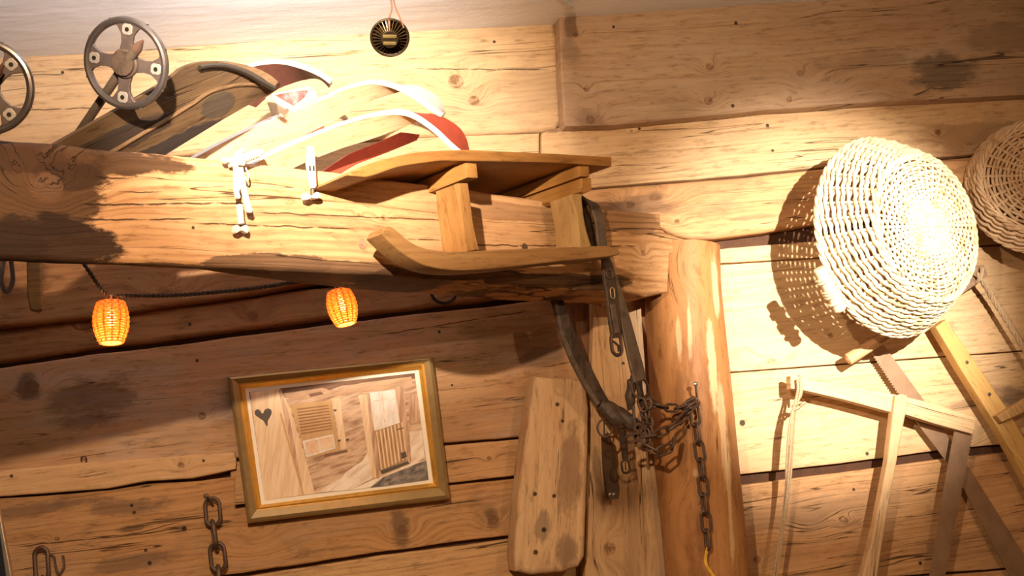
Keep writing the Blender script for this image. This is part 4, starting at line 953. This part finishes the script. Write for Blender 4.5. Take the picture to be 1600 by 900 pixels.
p_snow = paintmat('painted_pale_path', (0.90, 0.80, 0.70), (0.56, 0.34, 0.2), 35, (12, 50), 0.6)
p_hrt = paintmat('painted_heart', (0.075, 0.055, 0.045), (0.11, 0.08, 0.06))
p_fen = paintmat('painted_gate', (0.50, 0.29, 0.14), (0.26, 0.12, 0.06), 82, (10, 110), 0.9)
mb.prism([P(*p, YP+0.0086) for p in I3], (0, 0.001, 0), 0, p_base)
pp([(152, 225), (955, 133), (958, 160), (800, 172), (600, 195), (540, 215), (330, 235), (158, 262)], p_dark)
pp([(320, 232), (510, 205), (560, 222), (700, 180), (940, 150), (946, 205), (740, 222), (600, 240), (350, 270)], p_eave)
pp([(440, 235), (500, 222), (515, 235), (450, 250)], p_dark)
pp([(158, 226), (300, 208), (350, 300), (430, 560), (472, 716), (228, 750)], p_door)
pp([(296, 215), (308, 212), (345, 330), (418, 722), (410, 724), (330, 380)], p_dark if False else p_post)
pp([(300, 330), (310, 328), (418, 720), (412, 724)], p_shut)
# heart
hp = [(240, 392), (222, 365), (200, 350), (182, 335), (180, 320), (188, 310), (203, 312), (218, 330), (228, 312), (242, 305), (258, 310), (262, 326), (255, 345), (244, 365)]
pp(px2(hp, 4, True), p_hrt)
# shutter
pp([(352, 285), (552, 264), (592, 510), (430, 548), (402, 440)], p_shut)
for k in range(9):
    t = k/8; pp([(385+18*t, 306+118*t), (538+18*t, 287+112*t), (539+18*t, 293+112*t), (386+18*t, 313+118*t)], p_slat)
pp([(412, 462), (560, 430), (572, 498), (430, 543)], p_wht)
pp([(422, 468), (484, 453), (496, 515), (434, 532)], p_glow); pp([(492, 452), (556, 438), (566, 494), (502, 510)], p_glow)
pp([(556, 258), (592, 252), (626, 500), (596, 508)], p_wht if False else p_door)
pp([(520, 525), (628, 505), (632, 515), (515, 540)], p_dark)
for (a, b) in ((570, 313), (590, 460), (630, 455)): pp([(a-7, b-3), (a+7, b-5), (a+7, b), (a, b+8), (a-7, b+3)], p_hrt)
# snow/pale light on ground, ground
pp([(620, 615), (700, 560), (740, 500), (760, 640), (640, 700), (560, 706), (470, 716), (600, 640)], p_snow)
pp([(640, 700), (960, 560), (1005, 560), (1010, 590), (800, 672), (700, 694)], p_snow)
pp([(740, 688), (800, 640), (960, 575), (1012, 556), (1023, 650), (800, 682)], p_grey)
pp([(930, 420), (990, 410), (1006, 545), (940, 575)], p_snow)
pp([(925, 240), (965, 232), (985, 370), (930, 385)], p_post)
# door
pp([(684, 240), (722, 236), (752, 420), (778, 640), (748, 644), (712, 420)], p_door)
pp([(722, 232), (738, 230), (766, 400), (788, 640), (772, 645), (745, 440)], p_dark if False else p_post)
pp([(736, 228), (862, 212), (885, 370), (880, 392), (760, 412)], p_wht)
pp([(858, 200), (898, 196), (925, 400), (932, 570), (915, 575), (885, 380)], p_post)
for pts in ([(792, 222), (798, 221), (818, 400), (812, 401)], [(742, 268), (868, 252), (869, 257), (743, 273)], [(750, 338), (878, 318), (879, 323), (751, 343)]): pp(pts, p_snow)
pp([(762, 415), (890, 372), (918, 545), (790, 612)], p_fen)
for k in range(8):
    t = k/7; xx = 768+t*122; pp([(xx, 418-t*44), (xx+7, 415-t*44), (xx+31, 600-t*52), (xx+24, 604-t*52)], p_door)
pp([(866, 405), (900, 396), (902, 402), (868, 411)], p_dark); pp([(888, 520), (912, 512), (918, 540), (893, 550)], p_hrt)
pp([(790, 606), (920, 560), (930, 570), (795, 622)], p_hrt)
mk('painting', mb, pm, ptg, frame=Matrix.Translation(P(530, 690, YP)), smooth=False)

# ------------------------------------------------------------------ wicker baskets
def basket(rim_c, axis, upv, Rr, Rb, depth, mat, label, loc_name='wicker_basket', nst=36, nside=19, nbase=19, handles=()):
    axis = V(axis).normalized(); up = (V(upv)-axis*V(upv).dot(axis)).normalized(); rt = up.cross(axis)
    t = thing(loc_name, rim_c, label, 'basket')
    fr = Matrix((rt, up, axis)).transposed().to_4x4(); fr.translation = V(rim_c)
    Wp = lambda r, a, z: V(rim_c)+(rt*math.cos(a)+up*math.sin(a))*r+axis*z
    def sideprof(s):                       # s 0 rim .. 1 base
        return Rr+(Rb-Rr)*(s**1.15), depth*s
    ns = nst*4
    mb = MB(); rw = depth/nside*0.70
    for j in range(nside):
        s = (j+0.7)/(nside+0.4); r, zz = sideprof(s); jit = random.uniform(0, .3)
        pts = []
        for k in range(ns):
            a = 2*math.pi*k/ns
            w_ = math.cos(nst/2*a*2/2+math.pi*j) if nst % 2 == 0 else math.cos(nst*a/2+math.pi*j)
            pts.append(Wp(r+0.0052*w_+0.001*math.sin(7*a+j), a, zz+0.0035*math.sin(nst*a/2+math.pi*j)+0.002*math.sin(3*a+j)))
        mb.tube(pts, min(rw, 0.0052), 6, closed=True, up=axis)
    mk('side_wall', mb, mat, t, fr)
    mb = MB()
    for j in range(nbase):
        r = Rb*(0.10+0.86*(j+0.5)/nbase); pts = []
        q_ = nst/2
        n2 = ns if r > Rb*0.3 else ns//2
        for k in range(n2):
            a = 2*math.pi*k/n2
            pts.append(Wp(r+0.0010*math.sin(5*a+j*2), a, depth+0.0048*math.cos(q_*a+math.pi*j)+0.008*(1-(r/Rb)**2)))
        mb.tube(pts, Rb*0.86/nbase*0.41, 6, closed=True, up=axis)
    mb.ball(Wp(0, 0, depth+0.010), 0.014, sc=(1, 1, 1))
    for k in range(6):
        a = math.pi*k/6; mb.tube([Wp(-0.035, a, depth+0.013), Wp(0, a, depth+0.015), Wp(0.035, a, depth+0.013)], 0.004, 6)
    mk('base', mb, mat, t, fr)
    mb = MB()
    for k in range(nst):
        a = 2*math.pi*k/nst+0.01
        pts = [Wp(Rb*0.07, a, depth+0.008)]+[Wp(Rb*s, a, depth+0.008*(1-s*s)) for s in (0.3, 0.5, 0.7, 0.9)]+[Wp(Rb*0.99, a, depth*0.97)]+[Wp(sideprof(s)[0], a, sideprof(s)[1]) for s in (0.8, 0.6, 0.4, 0.2, 0.0)]
        mb.tube(cat(pts, 2), 0.0040, 5)
    mk('stakes', mb, mat, t, fr)
    for (r0, z0, nm, rad, am) in ((Rr*1.01, -0.004, 'rim_braid', 0.0050, 0.005), (Rb*1.0, depth*0.985, 'base_braid', 0.0042, 0.005)):
        mb = MB()
        for ph in range(3):
            pts = []
            for k in range(ns):
                a = 2*math.pi*k/ns; b_ = nst/2*a+ph*2*math.pi/3
                pts.append(Wp(r0+am*math.cos(b_), a, z0+am*math.sin(b_)))
            mb.tube(pts, rad, 6, closed=True, up=axis)
        mk(nm, mb, mat, t, fr)
    for ang in handles:
        hd = MB(); a = math.radians(ang); c = Wp(Rr*1.15, a, 0.010); tn = (Wp(Rr, a+0.01, 0)-Wp(Rr, a-0.01, 0)).normalized()
        hd.tube([c-tn*0.062, c-tn*0.058, c+tn*0.058, c+tn*0.062], [0.014, 0.017, 0.017, 0.014], 12)
        h = mk('handle', hd, mat, t, fr)
        wr = MB()
        for s in (-0.034, -0.026, 0.0, 0.008, 0.016, 0.036):
            wr.tube([c+tn*s+(Matrix.Rotation(b_, 3, tn) @ axis)*0.0205 for b_ in [2*math.pi*k/16 for k in range(16)]], 0.0036, 6, closed=True, up=tn)
        mk('wrapping', wr, mat, h, fr)
    return t
rimc = P(1390, 369, -0.20)
ax = V((0.37, -0.90, -0.02))
basket(rimc, ax, (0.0, 0, 1), 0.262, 0.190, 0.125, WICK, 'large round white willow basket, base outwards, brightly lit above the saws', handles=(207,))
basket(P(1628, 290, -0.135), V((-0.40, -0.88, 0.22)), (0, 0, 1), 0.196, 0.168, 0.062, WICK2, 'tan shallow willow basket cut off by the right edge of the photo', nst=30, nside=8, nbase=14)

# ------------------------------------------------------------------ saws
PW, pf = grain('pale_saw_frame_wood', P(1240, 600, -.08), P(1515, 665, -.08), light=(0.66, 0.48, 0.29), dark=(0.48, 0.31, 0.16), stain=(0.3, 0.18, 0.1), stain_amt=0.35, ring=60, ring_amt=0.4, auto=0, nails=0.1)
PW2, pf2 = grain('pale_saw_handle_wood', P(1405, 620, -.08), P(1370, 900, -.08), up=(1, 0, 0), light=(0.62, 0.43, 0.25), dark=(0.46, 0.29, 0.15), stain=(0.3, 0.18, 0.1), stain_amt=0.35, ring=60, ring_amt=0.4, auto=0, nails=0.1)
BLADE = plain('brown_saw_steel', (0.30, 0.19, 0.12), 0.42, 0.45, scale=18, bump=0.1)
def Zs(a, b): return (1180+a*0.4, 540+b*0.4)
bs = thing('bow_saw', P(1380, 900, -.07), 'old bow saw with pale wooden frame and cord, hung below the large basket', 'saw')
mb = MB(); mb.prism([P(*Zs(a, b), -.085) for a, b in [(138, 118), (150, 114), (205, 132), (330, 155), (545, 190), (700, 226), (862, 280), (858, 330), (850, 346), (700, 305), (590, 270), (520, 258), (350, 212), (195, 176), (140, 168)]], (0, 0.03, 0), 0.003)
mk('crossbar', mb, PW, bs, pf)
mb = MB(); mb.prism([P(*Zs(a, b), -.10) for a, b in [(548, 194), (575, 188), (596, 196), (592, 250), (560, 420), (520, 640), (478, 905), (440, 1120), (380, 1120), (420, 905), (470, 700), (518, 450), (538, 270)]], (0, 0.028, 0), 0.005, steps=3)
mk('stretcher', mb, PW2, bs, pf2)
def teeth_edge(a, b, n, dep, side):
    out = []; a, b = V((*a, 0)), V((*b, 0)); d = (b-a).normalized(); pn = V((-d.y, d.x, 0))*side
    for k in range(n):
        p0 = a.lerp(b, k/n); p1 = a.lerp(b, (k+0.55)/n)
        out += [(p0.x, p0.y), ((p1+pn*dep).x, (p1+pn*dep).y)]
    return out
mb = MB(); r_edge = teeth_edge(Zs(850, 335), Zs(738, 905), 46, 1.7, -1)
mb.prism([P(a, b, -.068) for a, b in [Zs(778, 330)]+r_edge+[Zs(700, 1120), Zs(650, 1120), Zs(680, 905), Zs(742, 530)]], (0, 0.002, 0), 0)
mk('blade', mb, BLADE, bs)
for dx_, ph, y0 in ((-2.5, 0.0, 0.0), (2.0, 1.7, 0.5), (0.5, 3.1, 1.0), (4, 4.2, .3), (-4.5, 5.3, .8)):
    mb = MB(); base = [(1247, 592), (1249, 610), (1243, 640), (1238, 670), (1233, 720), (1230, 760), (1224, 810), (1217, 860), (1211, 905), (1204, 980)]
    path = [P(a+dx_*(0.6+0.5*math.sin(k*0.9+ph)), b, -.098-0.004*math.sin(k+ph)) for k, (a, b) in enumerate(base)]
    mb.tube(cat(path, 6), 0.0033, 6); mk('cord_strand', mb, ROPE, bs)
mb = MB()
for (cx, cy, s) in ((1245, 632, 1.0), (1243, 640, .9), (1254, 632, .6)):
    C = P(cx, cy, -.098); mb.tube([C+V((math.cos(a)*0.012*s, -0.009*math.sin(a)*s, 0.004*math.sin(a+1))) for a in [2*math.pi*k/16 for k in range(16)]], 0.0036, 6, closed=True, up=(0, 0, 1))
C = P(1251, 605, -.085); mb.tube([C+V((0.0, 0, 0))+V((0.005*math.sin(a), -math.cos(a)*0.02+0.012, math.sin(a)*0.03)) for a in [2*math.pi*k/20 for k in range(20)]], 0.0036, 6, closed=True, up=(1, 0, 0))
mk('cord_knot', mb, ROPE, bs)
# wide saw with toothed blade and handle end
ws = thing('saw', P(1480, 700, -.03), 'large old saw with long wide brown blade slanting down behind the bow saw', 'saw')
left = teeth_edge((1366, 556), (1404, 614), 15, 2.4, 1)
mb = MB(); mb.prism([P(a, b, -.035) for a, b in [(1352, 534), (1366, 556)]+left+[(1404, 614), (1440, 670), (1478, 720), (1500, 752), (1556, 860)]+[(1590, 920), (1660, 920), (1600, 868), (1512, 728), (1444, 626), (1400, 565), (1378, 535)]], (0, 0.003, 0), 0)
mk('blade', mb, BLADE, ws)
mb = MB(); h0, h1 = P(1325, 562, -.07), P(1392, 520, -.10); mb.tube(resample([h0, h1], 4), [0.017, 0.016, 0.015, 0.015], 16, up=(0, 0, 1))
mb.tube(resample([h0-(h1-h0)*0.03, h0], 2), [0.010, 0.0165], 16, up=(0, 0, 1))
mk('handle', mb, wood('saw_handle_wood', light=(0.6, 0.38, 0.2), dark=(0.4, 0.22, 0.1), frame=basis(h1-h0, (0, 0, 1), h0), auto=0), ws, basis(h1-h0, (0, 0, 1), h0))
# frame saw at the right edge
fsw = thing('frame_saw', P(1600, 725, -.06), 'yellowish wooden frame saw with twisted rope, running off the right edge', 'saw')
FW, ff = grain('yellow_saw_wood', P(1470, 515, -.05), P(1600, 720, -.05), light=(0.62, 0.38, 0.14), dark=(0.46, 0.26, 0.09), stain=(0.3, 0.17, 0.07), stain_amt=0.25, ring=50, ring_amt=0.3, auto=0, nails=0, crack=0.1)
mb = MB(); mb.prism([P(a, b, -.075) for a, b in [(1462, 511), (1478, 499), (1520, 560), (1575, 640), (1600, 684), (1700, 850), (1670, 880), (1600, 742), (1555, 662), (1500, 575)]], (0, 0.035, 0), 0.003)
mk('long_arm', mb, FW, fsw, ff)
mb = MB()
for (a, b) in ((1511, 566), (1546, 616)): mb.ball(P(a, b, -.076), 0.005, sc=(1, .4, 1))
mk('screw', mb, IRON, fsw)
mb = MB(); mb.prism([P(a, b, -.10) for a, b in [(1558, 650), (1600, 625), (1700, 565), (1712, 590), (1600, 645), (1566, 660)]], (0, 0.025, 0), 0.004)
mk('cross_stick', mb, wood('cross_stick_wood', light=(0.55, 0.34, 0.15), dark=(0.38, 0.22, 0.09), frame=ff, auto=0), fsw, ff)
e0, e1_ = P(1537, 424, -.05), P(1470, 470, -.05)
mb = MB(); mb.prism([P(a, b, -.062) for a, b in [(1528, 414), (1538, 414), (1543, 428), (1537, 437), (1500, 462), (1450, 490), (1445, 470), (1500, 440)]], (0, 0.03, 0), 0.003)
mk('short_arm', mb, wood('grey_brown_arm_wood', light=(0.32, 0.21, 0.14), dark=(0.2, 0.12, 0.08), frame=basis(e1_-e0, (0, 0, 1), e0), auto=0), fsw, basis(e1_-e0, (0, 0, 1), e0))
rp = resample(cat([P(1526, 428, -.075), P(1537, 443, -.07), P(1552, 468, -.06), P(1575, 505, -.06), P(1600, 545, -.06), P(1660, 640, -.06)], 8), 90)
for ph in (0, 2.1, 4.2):
    q_ = []
    for i, p in enumerate(rp):
        t = (rp[min(89, i+1)]-rp[max(0, i-1)]).normalized(); u = (V((0, -1, 0))-t*-t.y).normalized(); b = t.cross(u); a = i*0.55+ph
        q_.append(p+(u*math.cos(a)+b*math.sin(a))*0.0042)
    mb = MB(); mb.tube(q_, 0.0042, 6); mk('rope_strand', mb, ROPE, fsw)
mb = MB(); C = P(1528, 430, -.06); mb.tube([C+V((math.sin(a)*0.01, -math.cos(a)*0.02, math.sin(a)*0.02)) for a in [2*math.pi*k/20 for k in range(20)]], 0.006, 6, closed=True, up=(1, 0, 0)); mk('rope_loop', mb, ROPE, fsw)
